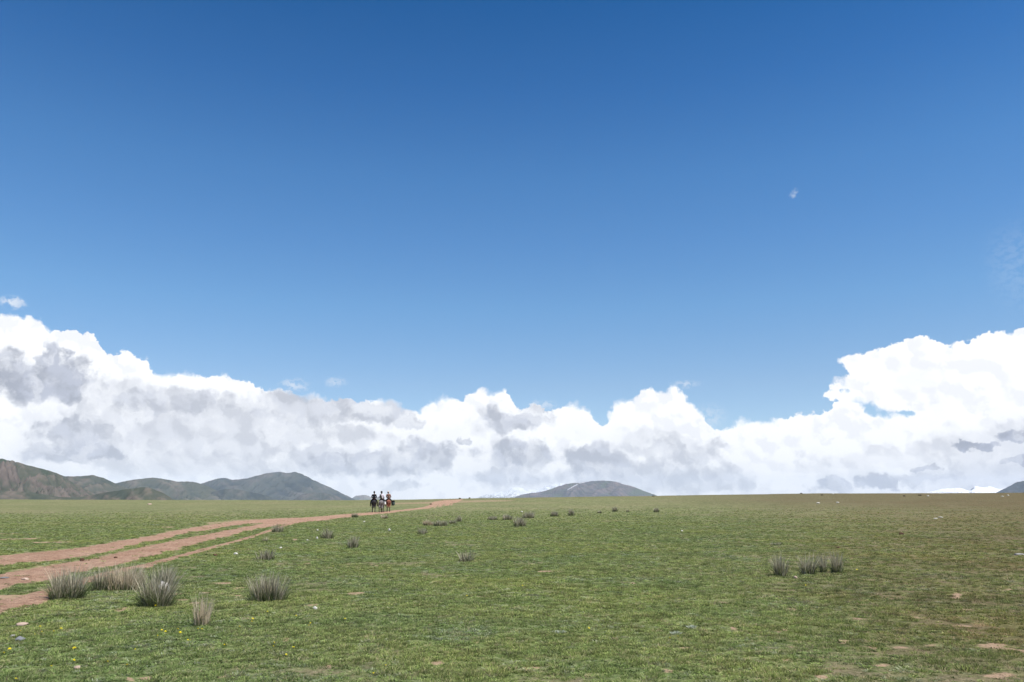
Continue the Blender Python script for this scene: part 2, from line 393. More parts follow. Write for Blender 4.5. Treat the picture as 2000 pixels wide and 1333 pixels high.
def m_ground(T, b, o):
    P, g, big, mid, sm, fine = ground_cols(T)
    at = lambda n: T.new('ShaderNodeAttribute', attribute_name=n).outputs['Fac']
    bare, brown, far = at('bare'), at('brown'), at('far')
    g = T.mix(T.M('MULTIPLY', far, 0.75), g, (0.172, 0.180, 0.078))
    streak = T.noise(T.V('MULTIPLY', P, (0.22, 0.060, 1)), 1.0, 6, 0.62)
    g = T.mix(T.M('MULTIPLY', far, T.mapr(streak, 0.42, 0.58, 0.75, 0.0)), g, (0.115, 0.135, 0.058))
    sp2 = T.noise(T.V('MULTIPLY', P, (1.6, 0.22, 1)), 1.0, 4, 0.7)
    g = T.mix(T.M('MULTIPLY', far, T.mapr(sp2, 0.47, 0.60, 0.0, 0.75)), g, (0.25, 0.235, 0.13))
    sp3 = T.noise(T.V('MULTIPLY', P, (2.6, 0.30, 1)), 1.0, 3, 0.7)
    g = T.mix(T.M('MULTIPLY', far, T.mapr(sp3, 0.36, 0.48, 0.85, 0.0)), g, (0.075, 0.095, 0.035))
    dry = T.mapr(T.noise(T.V('MULTIPLY', P, (0.05, 0.045, 1)), 1.0, 5, 0.6), 0.48, 0.62)
    g = T.mix(T.M('MULTIPLY', dry, T.M('ADD', 0.18, T.M('MULTIPLY', far, 0.3))), g, (0.24, 0.195, 0.115))
    g = T.mix(T.M('MULTIPLY', brown, T.mapr(sm, 0.30, 0.6, 0.55, 1.0)), g, (0.122, 0.092, 0.056))
    # speckle of leaves, dead blades and gaps
    g = T.mix(T.mapr(fine, 0.42, 0.64, 0.0, 0.85), g, T.mix(0.6, g, (0.30, 0.30, 0.15)))
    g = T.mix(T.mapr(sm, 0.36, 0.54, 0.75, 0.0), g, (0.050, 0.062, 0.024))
    g = T.mix(T.M('MULTIPLY', at('thin'), T.mapr(T.noise(P, 11, 5, 0.7), 0.35, 0.6, 0.35, 0.95)), g, T.mix(T.mapr(T.noise(P, 23, 4, 0.7), 0.4, 0.6), (0.135, 0.115, 0.066), (0.225, 0.19, 0.12)))
    sxyz = T.new('ShaderNodeSeparateXYZ'); T.put(sxyz.inputs[0], P)
    right = T.mapr(T.M('ADD', T.M('DIVIDE', sxyz.outputs[0], T.M('ADD', T.M('ABSOLUTE', sxyz.outputs[1]), 1.0)), T.M('MULTIPLY', T.M('SUBTRACT', T.noise(P, 0.22, 4, 0.6), 0.5), 1.1)), 0.15, 0.75)
    g = T.mix(T.M('MULTIPLY', right, 0.8), g, T.mix(1.0, g, (0.82, 0.70, 0.66), 'MULTIPLY'))  # right side browner, with its corner darkening painted into the ground colour
    soiln = T.noise(P, 9, 6, 0.7)
    soil = T.mix(soiln, (0.26, 0.170, 0.110), (0.40, 0.285, 0.195))
    pebble = T.mapr(T.noise(P, 45, 2, 0.5), 0.66, 0.72)
    soil = T.mix(T.M('MULTIPLY', pebble, 0.6), soil, (0.5, 0.42, 0.36))
    msk = T.M('ADD', bare, T.M('MULTIPLY', T.M('SUBTRACT', T.noise(P, 5, 7, 0.75), 0.5), 1.9))
    msk = T.mapr(msk, 0.50, 0.85, 0.0, 0.9)
    rnd = T.mapr(T.noise(P, 1.1, 6, 0.68), 0.66, 0.76, 0.0, 0.5)
    msk = T.M('MAXIMUM', msk, rnd)
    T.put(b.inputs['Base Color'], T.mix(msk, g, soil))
    bp = T.new('ShaderNodeBump'); bp.inputs['Strength'].default_value = 1.0; bp.inputs['Distance'].default_value = 0.05
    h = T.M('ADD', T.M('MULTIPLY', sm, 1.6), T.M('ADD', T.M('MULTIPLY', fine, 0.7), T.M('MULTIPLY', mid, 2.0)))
    T.put(bp.inputs['Height'], h); T.l.new(bp.outputs[0], b.inputs['Normal'])
    b.inputs['Roughness'].default_value = 1.0; b.inputs['Specular IOR Level'].default_value = 0.05
M_ground = mat('turf_ground', m_ground)

def thin_field(x, y):
    """0..1: where the sward is thin and shows dry litter"""
    a = np.arctan2(x, y)
    n = fbm(x * 0.95 + 31, y * 0.95 + 7, 5, 0.62) + 0.45 * fbm(x * 0.21, y * 0.21 + 60, 2)
    return sstep(0.16, 0.52, n + 0.16 * sstep(0.08, 0.55, a) - 0.03)
def build_ground():
    a = np.concatenate([np.linspace(-math.pi, R(-50), 30)[:-1], np.linspace(R(-50), R(50), 520), np.linspace(R(50), math.pi, 30)[1:-1]])
    r = np.concatenate([[0.3, 0.8], np.geomspace(1.5, 450, 540), np.geomspace(480, 21500, 48)])
    Rr, A = np.meshgrid(r, a, indexing='ij'); X = Rr * np.sin(A); Y = Rr * np.cos(A)
    Z = height(X, Y)
    S = np.full(X.shape, -9.0); act = (Rr < 400) & (np.abs(A) < R(50)) & (A < 0.1)
    S[act] = strip_dist(X[act], Y[act])
    wob = 0.12 * fbm(X * 2.2, Y * 2.2, 3)
    Z = Z - 0.03 * sstep(-0.05, 0.12, S + wob * 0.5)
    B = bare_field(X, Y)
    B = np.maximum(B, sstep(-0.30, 0.08, S + wob * 2) * 0.7)
    px_brown = sstep(0.10, 0.42, A) * sstep(75, 150, Rr) * (Rr < 3000)
    brown = np.clip(px_brown + 0.55 * sstep(-0.30, -0.05, A) * sstep(0.6, 0.2, A) * sstep(170, 240, Rr) * 0.6 + 0.55 * sstep(0.12, 0.6, A) * (np.abs(A) < 1.2), 0, 1)  # brown ridge bands; the last term paints the right side's darkening as brown
    far = sstep(40, 120, Rr)
    verts = np.stack([X, Y, Z], -1).reshape(-1, 3)
    faces = grid_faces(len(r), len(a), True)[:, ::-1]
    me = mesh_np('ground', verts, faces, [M_ground], True, {'bare': B, 'brown': brown, 'far': far, 'thin': thin_field(X, Y) * (1 - sstep(60, 140, Rr))})
    tag(link('ground', me), kind='structure')
build_ground()

def m_track(T, b, o):
    P = T.new('ShaderNodeNewGeometry').outputs['Position']
    n1 = T.noise(P, 0.8, 5, 0.6); n2 = T.noise(P, 6, 6, 0.7); n3 = T.noise(P, 40, 3, 0.6)
    c = T.mix(T.mapr(n1, 0.35, 0.65), (0.36, 0.225, 0.150), (0.45, 0.300, 0.210))
    c = T.mix(T.mapr(n2, 0.36, 0.56), T.mix(0.75, c, (0.19, 0.10, 0.068)), c)
    c = T.mix(T.mapr(T.noise(P, 16, 5, 0.7), 0.60, 0.70, 0, 0.7), c, (0.15, 0.09, 0.06))
    c = T.mix(T.mapr(n3, 0.62, 0.72, 0, 0.6), c, (0.50, 0.38, 0.31))
    grass = T.M('MULTIPLY', T.mapr(T.noise(P, 1.6, 6, 0.7), 0.60, 0.66), 0.75)
    c = T.mix(grass, c, (0.10, 0.12, 0.05))
    T.put(b.inputs['Base Color'], c)
    bp = T.new('ShaderNodeBump'); bp.inputs['Strength'].default_value = 1.0; bp.inputs['Distance'].default_value = 0.07
    T.put(bp.inputs['Height'], T.M('ADD', T.M('MULTIPLY', n2, 1.4), T.M('MULTIPLY', n3, 0.5))); T.l.new(bp.outputs[0], b.inputs['Normal'])
    b.inputs['Roughness'].default_value = 1.0; b.inputs['Specular IOR Level'].default_value = 0.05
M_track = mat('dry_earth', m_track)
def build_track():
    V = []; Fc = []; off = 0
    for k, (U, Lw) in enumerate(STRIPS):
        n = 1100; q = np.linspace(0, len(U) - 1, n); i = np.arange(len(U))
        u = np.stack([np.interp(q, i, U[:, 0]), np.interp(q, i, U[:, 1])], 1); l = np.stack([np.interp(q, i, Lw[:, 0]), np.interp(q, i, Lw[:, 1])], 1)
        w = l - u; wl = np.linalg.norm(w, axis=1, keepdims=True); w = w / (wl + 1e-9)
        amp = np.minimum(0.22, wl * 0.15)
        u = u - w * amp * fbm(u[:, 0] * 1.3 + 9 * k, u[:, 1] * 1.3, 5, 0.65)[:, None] * 1.6
        l = l + w * amp * fbm(l[:, 0] * 1.3 + 50, l[:, 1] * 1.3 + 7 * k, 5, 0.65)[:, None] * 1.6
        t = np.linspace(0, 1, 16)[None, :, None]
        G = u[:, None] * (1 - t) + l[:, None] * t
        z = height(G[..., 0], G[..., 1]) + 0.002 + 0.005 * k
        z = z + 0.018 * fbm(G[..., 0] * 2.1, G[..., 1] * 2.1, 3, 0.6) * (1 - (np.abs(t[..., 0] - 0.5) * 2) ** 3)
        z = z - 0.028 * ((np.abs(t[..., 0] - 0.5) * 2) ** 4)                # edges sink under the turf
        V.append(np.concatenate([G, z[..., None]], -1).reshape(-1, 3)); Fc.append(grid_faces(n, 16)[:, ::-1] + off); off += n * 16
    me = mesh_np('dirt_track', np.concatenate(V), np.concatenate(Fc), [M_track], True)
    # make sure the faces look up
    o = tag(link('dirt_track', me), kind='structure')
build_track()

# ================================================================== mountains
def m_hill(green, brown, brown_amt, snow_z=None, snow_soft=40, scale=1.0, bump=30.0, dark=(0.06, 0.075, 0.045), streak=0.0, snow_c=(0.56, 0.58, 0.60)):
    def f(T, b, o):
        P = T.new('ShaderNodeNewGeometry').outputs['Position']
        N = T.new('ShaderNodeNewGeometry').outputs['Normal']
        Ps = T.V('SCALE', P, scale=0.001 / scale)
        val = T.new('ShaderNodeAttribute', attribute_name='valley').outputs['Fac']
        n1 = T.noise(Ps, 1.7, 6, 0.6); n2 = T.noise(Ps, 7, 6, 0.6); n3 = T.noise(Ps, 28, 5, 0.6)
        c = T.mix(T.mapr(T.M('ADD', n1, T.M('MULTIPLY', T.M('SUBTRACT', n2, .5), .6)), 0.62 - brown_amt * 0.3, 0.72 - brown_amt * 0.3), green, brown)
        c = T.mix(T.mapr(n2, 0.54, 0.66, 0, 0.35), c, dark)
        c = T.mix(T.mapr(n3, 0.45, 0.7, 0, 0.2), c, tuple(x * 1.3 for x in brown))
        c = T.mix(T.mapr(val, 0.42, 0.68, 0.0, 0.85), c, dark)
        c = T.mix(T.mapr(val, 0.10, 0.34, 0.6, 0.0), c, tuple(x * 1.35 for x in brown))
        if snow_z is not None:
            s = T.new('ShaderNodeSeparateXYZ'); T.put(s.inputs[0], P)
            nz = T.new('ShaderNodeSeparateXYZ'); T.put(nz.inputs[0], N)
            hh = T.M('ADD', T.M('ADD', s.outputs[2], T.M('MULTIPLY', T.M('SUBTRACT', n3, 0.5), snow_soft * 7)), T.M('MULTIPLY', T.M('SUBTRACT', n2, 0.5), snow_soft * 6))
            m = T.M('MULTIPLY', T.mapr(hh, snow_z - snow_soft * .3, snow_z + snow_soft * .3), T.mapr(nz.outputs[2], 0.62, 0.86, streak, 1.0))
            c = T.mix(m, c, snow_c)
        c = T.mix(T.new('ShaderNodeAttribute', attribute_name='snow').outputs['Fac'], c, (0.50, 0.51, 0.54))
        T.put(b.inputs['Base Color'], c)
        bp = T.new('ShaderNodeBump'); bp.inputs['Strength'].default_value = 0.5; bp.inputs['Distance'].default_value = bump
        T.put(bp.inputs['Height'], T.M('ADD', n2, T.M('MULTIPLY', n3, 0.4))); T.l.new(bp.outputs[0], b.inputs['Normal'])
        b.inputs['Roughness'].default_value = 1.0; b.inputs['Specular IOR Level'].default_value = 0.0
    return f
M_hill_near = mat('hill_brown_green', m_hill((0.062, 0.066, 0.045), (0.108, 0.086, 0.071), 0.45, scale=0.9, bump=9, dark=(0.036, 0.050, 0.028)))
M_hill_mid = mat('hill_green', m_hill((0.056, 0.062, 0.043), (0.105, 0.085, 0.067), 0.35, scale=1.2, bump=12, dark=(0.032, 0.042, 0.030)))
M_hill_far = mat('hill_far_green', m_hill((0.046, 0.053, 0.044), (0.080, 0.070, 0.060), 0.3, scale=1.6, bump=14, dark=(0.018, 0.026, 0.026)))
M_dome = mat('dome_rock', m_hill((0.060, 0.058, 0.058), (0.110, 0.085, 0.080), 0.5, snow_z=322, snow_soft=10, scale=1.2, bump=30, streak=0.2))
M_tiny = mat('far_rock', m_hill((0.09, 0.10, 0.08), (0.14, 0.12, 0.1), 0.4, snow_z=104, snow_soft=8, scale=1.2, bump=30, streak=0.2))
M_snow = mat('snow_rock', m_hill((0.15, 0.15, 0.15), (0.16, 0.15, 0.15), 0.5, snow_z=70, snow_soft=60, scale=0.7, bump=60, dark=(0.08, 0.08, 0.09), streak=0.0))

M_snow_bright = mat('snow_rock_bright', m_hill((0.15, 0.15, 0.15), (0.16, 0.15, 0.15), 0.5, snow_z=95, snow_soft=40, scale=0.7, bump=60, dark=(0.05, 0.05, 0.06), streak=0.0, snow_c=(0.80, 0.81, 0.84)))
def mountain(name, prof, r0, r1, material, seed, na=420, nr=110, spur=5.0, carve=0.55, zb=-140, snow=()):
    px = np.array([p[0] for p in prof], float); py = np.array([p[1] for p in prof], float)
    a_p, e_p = azel(px, py)
    a = np.linspace(a_p[0], a_p[-1], na); r = np.linspace(r0, r1, nr)
    # smooth interpolation of the profile, plus small irregularity
    tgt = np.tan(np.interp(a, a_p, e_p))
    kn = max(3, na // 60 * 2 + 1); ker = np.hanning(kn + 2)[1:-1]; ker /= ker.sum()
    tgt = np.convolve(np.pad(tgt, kn // 2, mode='reflect', reflect_type='odd'), ker, 'valid')
    tgt = tgt + 0.0007 * fbm(a * 200 + seed, a * 0 + seed, 5, 0.6)
    Rr, A = np.meshgrid(r, a, indexing='ij'); L = (r0 + r1) / 2
    t = (Rr - r0) / (r1 - r0)
    u = A * L / (r1 - r0); v = t
    tc_ = 0.48
    yy = np.where(t < tc_, t / tc_, (1 - t) / (1 - tc_)); yy = np.clip(yy, 0, 1)
    Hc = np.maximum(tgt * (r0 + tc_ * (r1 - r0)) + EYE - zb, 20)[None]
    sx_ = 16.0 / spur * 90 / F_PX * L / 3.2                      # spacing of the main spurs in metres
    X = A * L; Y = (t - tc_) * (r1 - r0)
    g_ = np.random.RandomState(int(seed * 10)); jit = g_.rand(4096); hf = g_.rand(4096)
    def spurs(sp, slant, wamp, sd):
        w_ = wamp * fbm(X / sp * 0.35 + sd, Y / sp * 0.22 + seed, 3, 0.55)
        q = (X + slant * Y) / sp + w_ + 400
        i = np.floor(q).astype(int); best = np.zeros_like(q); dm = np.ones_like(q)
        for k in (-1, 0, 1):
            c = (i + k) % 4096; pos = i + k + 0.5 + 0.6 * (jit[c] - 0.5); d = np.abs(q - pos) / 0.62
            best = np.maximum(best, (0.55 + 0.45 * hf[c]) * np.clip(1 - d, 0, 1)); dm = np.minimum(dm, d)
        return best, dm
    sg = 1 if math.sin(seed * 5) > 0 else -1
    b1, d1 = spurs(sx_, 0.35 * sg, 1.3, seed); b2, d2 = spurs(sx_ * 0.42, -0.55 * sg, 1.2, seed + 7); b3, d3 = spurs(sx_ * 0.17, 0.7 * sg, 1.0, seed + 13)
    base = yy ** 1.55; gap = np.clip(yy ** 0.72 - base, 0, 1) + 0.05 * sstep(0, .2, yy)
    shape = base + carve * 3.0 * gap * (0.60 * b1 + 0.30 * b2 + 0.15 * b3)
    shape = shape + 0.012 * fbm(X / 60, Y / 60, 4, 0.6) * yy
    H = Hc * np.minimum(shape, 1.02) + 0.002
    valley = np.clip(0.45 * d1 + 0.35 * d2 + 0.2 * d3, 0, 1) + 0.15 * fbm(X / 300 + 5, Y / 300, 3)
    H = H * sstep(0, 0.06, np.minimum(t, 1 - t) + 0.02)+ 1e-4
    S = ((tgt[None] * Rr + EYE - zb) / H)
    S = np.where((t > 0.12) & (t < 0.9), S, 1e9).min(0)
    k2 = max(9, na // 30 * 2 + 1); ker = np.hanning(k2 + 2)[1:-1]; ker /= ker.sum()
    S = np.convolve(np.pad(S, k2 // 2, mode='edge'), ker, 'valid')
    Z = zb + S[None] * H
    V = np.stack([Rr * np.sin(A), Rr * np.cos(A), Z], -1).reshape(-1, 3)
    sn = np.zeros(A.shape)
    if snow:
        dxx, dyy, dzz = V[:, 0], V[:, 1], V[:, 2] - EYE
        cp, sp_ = math.cos(PITCH), math.sin(PITCH); dep = dyy * cp + dzz * sp_; up = -dyy * sp_ + dzz * cp
        qx = (1000 + F_PX * dxx / dep).reshape(A.shape); qy = (666.5 - F_PX * up / dep).reshape(A.shape)
        for x0, y0, x1, y1 in snow:
            k = np.clip(((qx - x0) * (x1 - x0) + (qy - y0) * (y1 - y0)) / ((x1 - x0)**2 + (y1 - y0)**2), 0, 1)
            sn = np.maximum(sn, (t < 0.5) * np.clip(1.25 - np.hypot(qx - x0 - k * (x1 - x0), (qy - y0 - k * (y1 - y0)) * 1.3), 0, 1))
    me = mesh_np(name, V, grid_faces(nr, na)[:, ::-1], [material], True, {'valley': valley, 'snow': sn})
    return tag(link(name, me), kind='structure')
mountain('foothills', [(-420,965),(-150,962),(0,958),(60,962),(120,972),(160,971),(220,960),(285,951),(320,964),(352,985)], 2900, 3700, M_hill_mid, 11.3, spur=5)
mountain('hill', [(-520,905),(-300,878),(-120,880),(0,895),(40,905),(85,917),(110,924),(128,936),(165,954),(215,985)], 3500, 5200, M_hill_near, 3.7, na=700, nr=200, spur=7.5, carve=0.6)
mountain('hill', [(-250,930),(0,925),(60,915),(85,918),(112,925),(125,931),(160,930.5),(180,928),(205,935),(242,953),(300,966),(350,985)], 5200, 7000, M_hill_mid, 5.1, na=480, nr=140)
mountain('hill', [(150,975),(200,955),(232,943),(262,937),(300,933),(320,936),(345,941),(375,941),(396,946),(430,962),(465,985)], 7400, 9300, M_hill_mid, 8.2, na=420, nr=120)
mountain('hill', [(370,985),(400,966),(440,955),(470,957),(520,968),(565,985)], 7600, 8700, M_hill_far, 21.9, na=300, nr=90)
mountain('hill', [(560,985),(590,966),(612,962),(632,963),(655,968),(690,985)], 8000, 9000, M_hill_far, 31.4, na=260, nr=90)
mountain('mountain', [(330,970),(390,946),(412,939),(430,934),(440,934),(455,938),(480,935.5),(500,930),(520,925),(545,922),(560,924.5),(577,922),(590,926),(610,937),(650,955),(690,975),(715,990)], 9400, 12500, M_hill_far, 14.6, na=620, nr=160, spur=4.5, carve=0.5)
mountain('mountain', [(668,985),(695,969),(711,966),(720,969),(728,973),(736,971),(744,971),(755,985)], 15500, 17000, M_tiny, 2.2, na=200, nr=60)
mountain('mountain', [(985,985),(1008,970),(1022,966),(1040,963),(1058,961),(1075,956),(1092,950),(1110,945),(1140,942),(1160,940),(1180,939),(1200,941),(1220,946),(1245,954),(1265,962),(1285,969),(1310,985)], 11500, 14500, M_dome, 6.6, na=700, nr=200, spur=5, carve=0.36, snow=[(1109,957,1119,951),(1117,952,1128,946.5),(1131,944,1141,942.6),(1214,944.6,1224,947.5)])
mountain('snowy_mountains', [(880,990),(925,976),(945,967),(960,965),(985,959),(1000,953),(1012,951),(1025,956),(1045,957),(1070,949),(1095,944),(1120,950),(1150,965),(1190,990)], 16500, 19500, M_snow, 9.9, na=460, nr=110, spur=7)
mountain('snowy_mountains', [(1770,985),(1812,962),(1830,958),(1848,954),(1862,955),(1876,953),(1886,957),(1895,959),(1903,949),(1910,951),(1918,953),(1936,950),(1948,956),(1958,956),(1975,950),(2000,953),(2100,948),(2300,960),(2500,990)], 14800, 17500, M_snow_bright, 4.4, na=620, nr=110, spur=7)
mountain('mountain', [(1905,985),(1945,963),(1958,957),(1968,952),(1980,945),(1992,941),(2010,938),(2060,925),(2200,905),(2400,930),(2600,985)], 11500, 14500, M_hill_far, 12.7, na=420, nr=120)

# ================================================================== grass
def blade_mesh(n, rb, h, lean, w, seg=4, seed=0, hvar=0.35, droop=0.25, elong=(1, 1)):
    g = np.random.RandomState(seed)
    th = g.rand(n) * 2 * np.pi; rr = rb * np.sqrt(g.rand(n))
    bx = rr * np.cos(th) * elong[0]; by = rr * np.sin(th) * elong[1]
    dirx = np.cos(th) + g.normal(0, .5, n); diry = np.sin(th) + g.normal(0, .5, n)
    ln = lean * (0.25 + 0.75 * rr / rb) * (0.4 + g.rand(n)) ; hh = h * (1 - hvar + hvar * 1.4 * g.rand(n) ** 0.7) * (1 - 0.18 * (rr / rb) ** 2)
    ph = g.rand(n) * np.pi; ww = w * (0.6 + 0.8 * g.rand(n))
    t = np.linspace(0, 1, seg + 1)
    nn = np.hypot(dirx, diry) + 1e-6; dirx /= nn; diry /= nn
    cx = bx[:, None] + dirx[:, None] * ln[:, None] * hh[:, None] * t ** 1.6
    cy = by[:, None] + diry[:, None] * ln[:, None] * hh[:, None] * t ** 1.6
    cz = hh[:, None] * (t - droop * ln[:, None] * t ** 2.5)
    half = ww[:, None] * 0.5 * np.clip(1.05 - t ** 2.2, 0.08, 1)
    sx = np.cos(ph)[:, None] * half; sy = np.sin(ph)[:, None] * half
    Lv = np.stack([cx - sx, cy - sy, cz], -1); Rv = np.stack([cx + sx, cy + sy, cz], -1)
    V = np.stack([Lv, Rv], 2).reshape(-1, 3)                      # n,(seg+1),2
    base = (np.arange(n) * (seg + 1) * 2)[:, None]; s = np.arange(seg)[None] * 2
    F = np.stack([base + s, base + s + 1, base + s + 3, base + s + 2], -1).reshape(-1, 4)
    return V, F
def m_blade(cols, instance=False, lowdark=None):
    def f(T, b, o):
        rnd = T.new('ShaderNodeNewGeometry').outputs['Random Per Island']
        c = T.ramp(rnd, [(i / (len(cols) - 1), x) for i, x in enumerate(cols)])
        if instance:
            r2 = T.new('ShaderNodeObjectInfo').outputs['Random']
            P = T.new('ShaderNodeNewGeometry').outputs['Position']
            big = T.noise(P, 0.045, 3, 0.5); mid = T.noise(P, 0.35, 4, 0.55)
            c = T.mix(T.M('MULTIPLY', T.mapr(mid, 0.44, 0.60), 0.7), c, T.mix(1.0, c, (0.76, 0.86, 0.86), 'MULTIPLY'))
            c = T.mix(T.M('MULTIPLY', T.mapr(T.noise(P, 0.10, 3, 0.5), 0.42, 0.60), 0.6), c, T.mix(1.0, c, (1.16, 1.12, 0.95), 'MULTIPLY'))
            sp = T.new('ShaderNodeSeparateXYZ'); T.put(sp.inputs[0], P)
            wob = T.M('MULTIPLY', T.M('SUBTRACT', T.noise(P, 0.22, 4, 0.6), 0.5), 1.1)
            right = T.mapr(T.M('ADD', T.M('DIVIDE', sp.outputs[0], T.M('ADD', sp.outputs[1], 1.0)), wob), 0.15, 0.75)
            c = T.mix(right, c, T.mix(1.0, c, (0.82, 0.68, 0.66), 'MULTIPLY'))  # blades to the right browned, the darkening there painted into their colour
            v = T.mapr(r2, 0, 1, 0.50, 1.6, False)
            c = T.V('SCALE', c, scale=v)
        T.put(b.inputs['Base Color'], c)
        b.inputs['Roughness'].default_value = 0.7; b.inputs['Specular IOR Level'].default_value = 0.25
        tr = T.new('ShaderNodeBsdfTranslucent'); T.put(tr.inputs[0], c)
        ms = T.new('ShaderNodeMixShader'); ms.inputs[0].default_value = 0.35
        T.l.new(b.outputs[0], ms.inputs[1]); T.l.new(tr.outputs[0], ms.inputs[2]); T.l.new(ms.outputs[0], o.inputs[0])
    return f
M_turf_a = mat('turf_fine', m_blade([(0.085,0.122,0.030),(0.185,0.236,0.062),(0.31,0.35,0.120),(0.155,0.205,0.052),(0.44,0.39,0.21)], True))
M_turf_b = mat('turf_herb', m_blade([(0.10,0.145,0.038),(0.19,0.245,0.075),(0.37,0.41,0.175)], True))
M_turf_c = mat('turf_grey', m_blade([(0.23,0.255,0.155),(0.38,0.39,0.26),(0.17,0.195,0.10)], True))
M_turf_d = mat('turf_dry', m_blade([(0.34,0.27,0.16),(0.44,0.36,0.23),(0.20,0.20,0.10)], True))

def build_turf():
    src = bpy.data.collections.new('turf_sources')
    def add(me):
        o = bpy.data.objects.new('turf_tuft', me); src.objects.link(o)
    for k in range(4):
        V, F = blade_mesh(34, 0.050, 0.040, 1.0, 0.0042, 3, 100 + k, droop=0.4); add(mesh_np('turf_tuft', V, F, [M_turf_a]))
    for k in range(3):      # low rosettes
        V, F = blade_mesh(20, 0.035, 0.026, 2.2, 0.012, 3, 200 + k, droop=0.35); add(mesh_np('turf_tuft', V, F, [M_turf_b]))
    for k in range(2):
        V, F = blade_mesh(30, 0.045, 0.030, 1.6, 0.0060, 3, 300 + k, droop=0.3); add(mesh_np('turf_tuft', V, F, [M_turf_c]))
    V, F = blade_mesh(20, 0.05, 0.045, 1.5, 0.0035, 3, 400, droop=0.5); add(mesh_np('turf_tuft', V, F, [M_turf_d]))
    g = np.random.RandomState(5)
    D0 = TURF_DENSITY
    # density falls with distance while the tufts get a little larger
    def dens(d): return D0 * np.minimum(1, (11.0 / d) ** 1.55)
    rs = np.linspace(4.0, 120, 500); cdf = np.cumsum(dens(rs) * rs); N = int(cdf[-1] * (rs[1] - rs[0]) * 2 * R(42)); cdf /= cdf[-1]
    r = np.interp(g.rand(N), cdf, rs); a = (g.rand(N) * 2 - 1) * R(42)
    x = r * np.sin(a); y = r * np.cos(a)
    B = bare_field(x, y)
    S = np.full(N, -9.0); act = (a < 0.1); S[act] = strip_dist(x[act], y[act])
    cover = 0.5 + 0.9 * fbm(x * 2.4, y * 2.4, 4, 0.6) + 0.35 * fbm(x * 9, y * 9, 2)
    p = np.clip(0.20 + cover * 1.15, 0.06, 1) * (1 - 0.80 * sstep(0.25, 0.95, B + 0.5 * fbm(x * 6, y * 6, 3)))
    p *= 1 - 0.985 * sstep(-0.10, 0.06, S + 0.25 * fbm(x * 3, y * 3, 4))
    p *= 1 - 0.45 * sstep(0.15, 0.6, a)
    p *= 1 - sstep(45, 118, r)
    thin = thin_field(x, y); p *= 1 - 0.58 * thin
    keep = g.rand(N) < p
    thin = thin[keep]
    x, y, r, a = x[keep], y[keep], r[keep], a[keep]; n = len(x)
    z = height(x, y) - 0.003
    lump = fbm(x * 2.4, y * 2.4, 4, 0.6)
    sc = (0.65 + 0.65 * g.rand(n)) * (1 + 0.6 * np.clip(lump, -0.6, 1)) * np.clip((r / 11) ** 0.33, 1, 2.0)
    sc *= 1 - 0.25 * sstep(12, 70, r) 
    kind_n = 0.6 * fbm(x * 0.7 + 77, y * 0.5, 4) + g.normal(0, 0.30, n)
    idx = np.where(kind_n > 0.46, 7 + g.randint(0, 2, n), np.where(kind_n > -0.10, 4 + g.randint(0, 3, n), g.randint(0, 4, n)))
    sc *= 1 - 0.25 * thin
    idx = np.where(g.rand(n) < 0.30 * thin + 0.06 + 0.20 * sstep(0.1, 0.6, a), 9, idx)
    me = bpy.data.meshes.new('grass'); me.vertices.add(n); me.vertices.foreach_set('co', np.stack([x, y, z], 1).astype(np.float32).ravel())
    for nm, v, ty in (('sc', sc, 'FLOAT'), ('rz', g.rand(n) * 6.283, 'FLOAT'), ('kx', idx, 'INT')):
        at = me.attributes.new(nm, ty, 'POINT'); at.data.foreach_set('value', v.astype(np.int32 if ty == 'INT' else np.float32))
    me.materials.append(M_turf_a)
    o = link('grass', me)
    ng = bpy.data.node_groups.new('scatter_turf', 'GeometryNodeTree')
    ng.interface.new_socket('Geometry', in_out='INPUT', socket_type='NodeSocketGeometry'); ng.interface.new_socket('Geometry', in_out='OUTPUT', socket_type='NodeSocketGeometry')
    N_ = ng.nodes; L = ng.links
    gi = N_.new('NodeGroupInput'); go = N_.new('NodeGroupOutput')
    ci = N_.new('GeometryNodeCollectionInfo'); ci.inputs['Collection'].default_value = src
    ci.inputs['Separate Children'].default_value = True; ci.inputs['Reset Children'].default_value = True
    m2p = N_.new('GeometryNodeMeshToPoints'); iop = N_.new('GeometryNodeInstanceOnPoints')
    def attr(nm, ty):
        q = N_.new('GeometryNodeInputNamedAttribute'); q.data_type = ty; q.inputs['Name'].default_value = nm; return q.outputs['Attribute']
    L.new(gi.outputs[0], m2p.inputs['Mesh']); L.new(m2p.outputs[0], iop.inputs['Points']); L.new(ci.outputs[0], iop.inputs['Instance'])
    iop.inputs['Pick Instance'].default_value = True
    L.new(attr('kx', 'INT'), iop.inputs['Instance Index'])
    cb = N_.new('ShaderNodeCombineXYZ'); L.new(attr('rz', 'FLOAT'), cb.inputs[2])
    er = N_.new('FunctionNodeEulerToRotation'); L.new(cb.outputs[0], er.inputs[0]); L.new(er.outputs[0], iop.inputs['Rotation'])
    L.new(attr('sc', 'FLOAT'), iop.inputs['Scale']); L.new(iop.outputs[0], go.inputs[0])
    md = o.modifiers.new('scatter', 'NODES'); md.node_group = ng
    tag(o, 'short grazed green turf with small herbs covering the meadow', 'grass', kind='stuff')
    print('turf instances', n)
TURF_DENSITY = 480
build_turf()

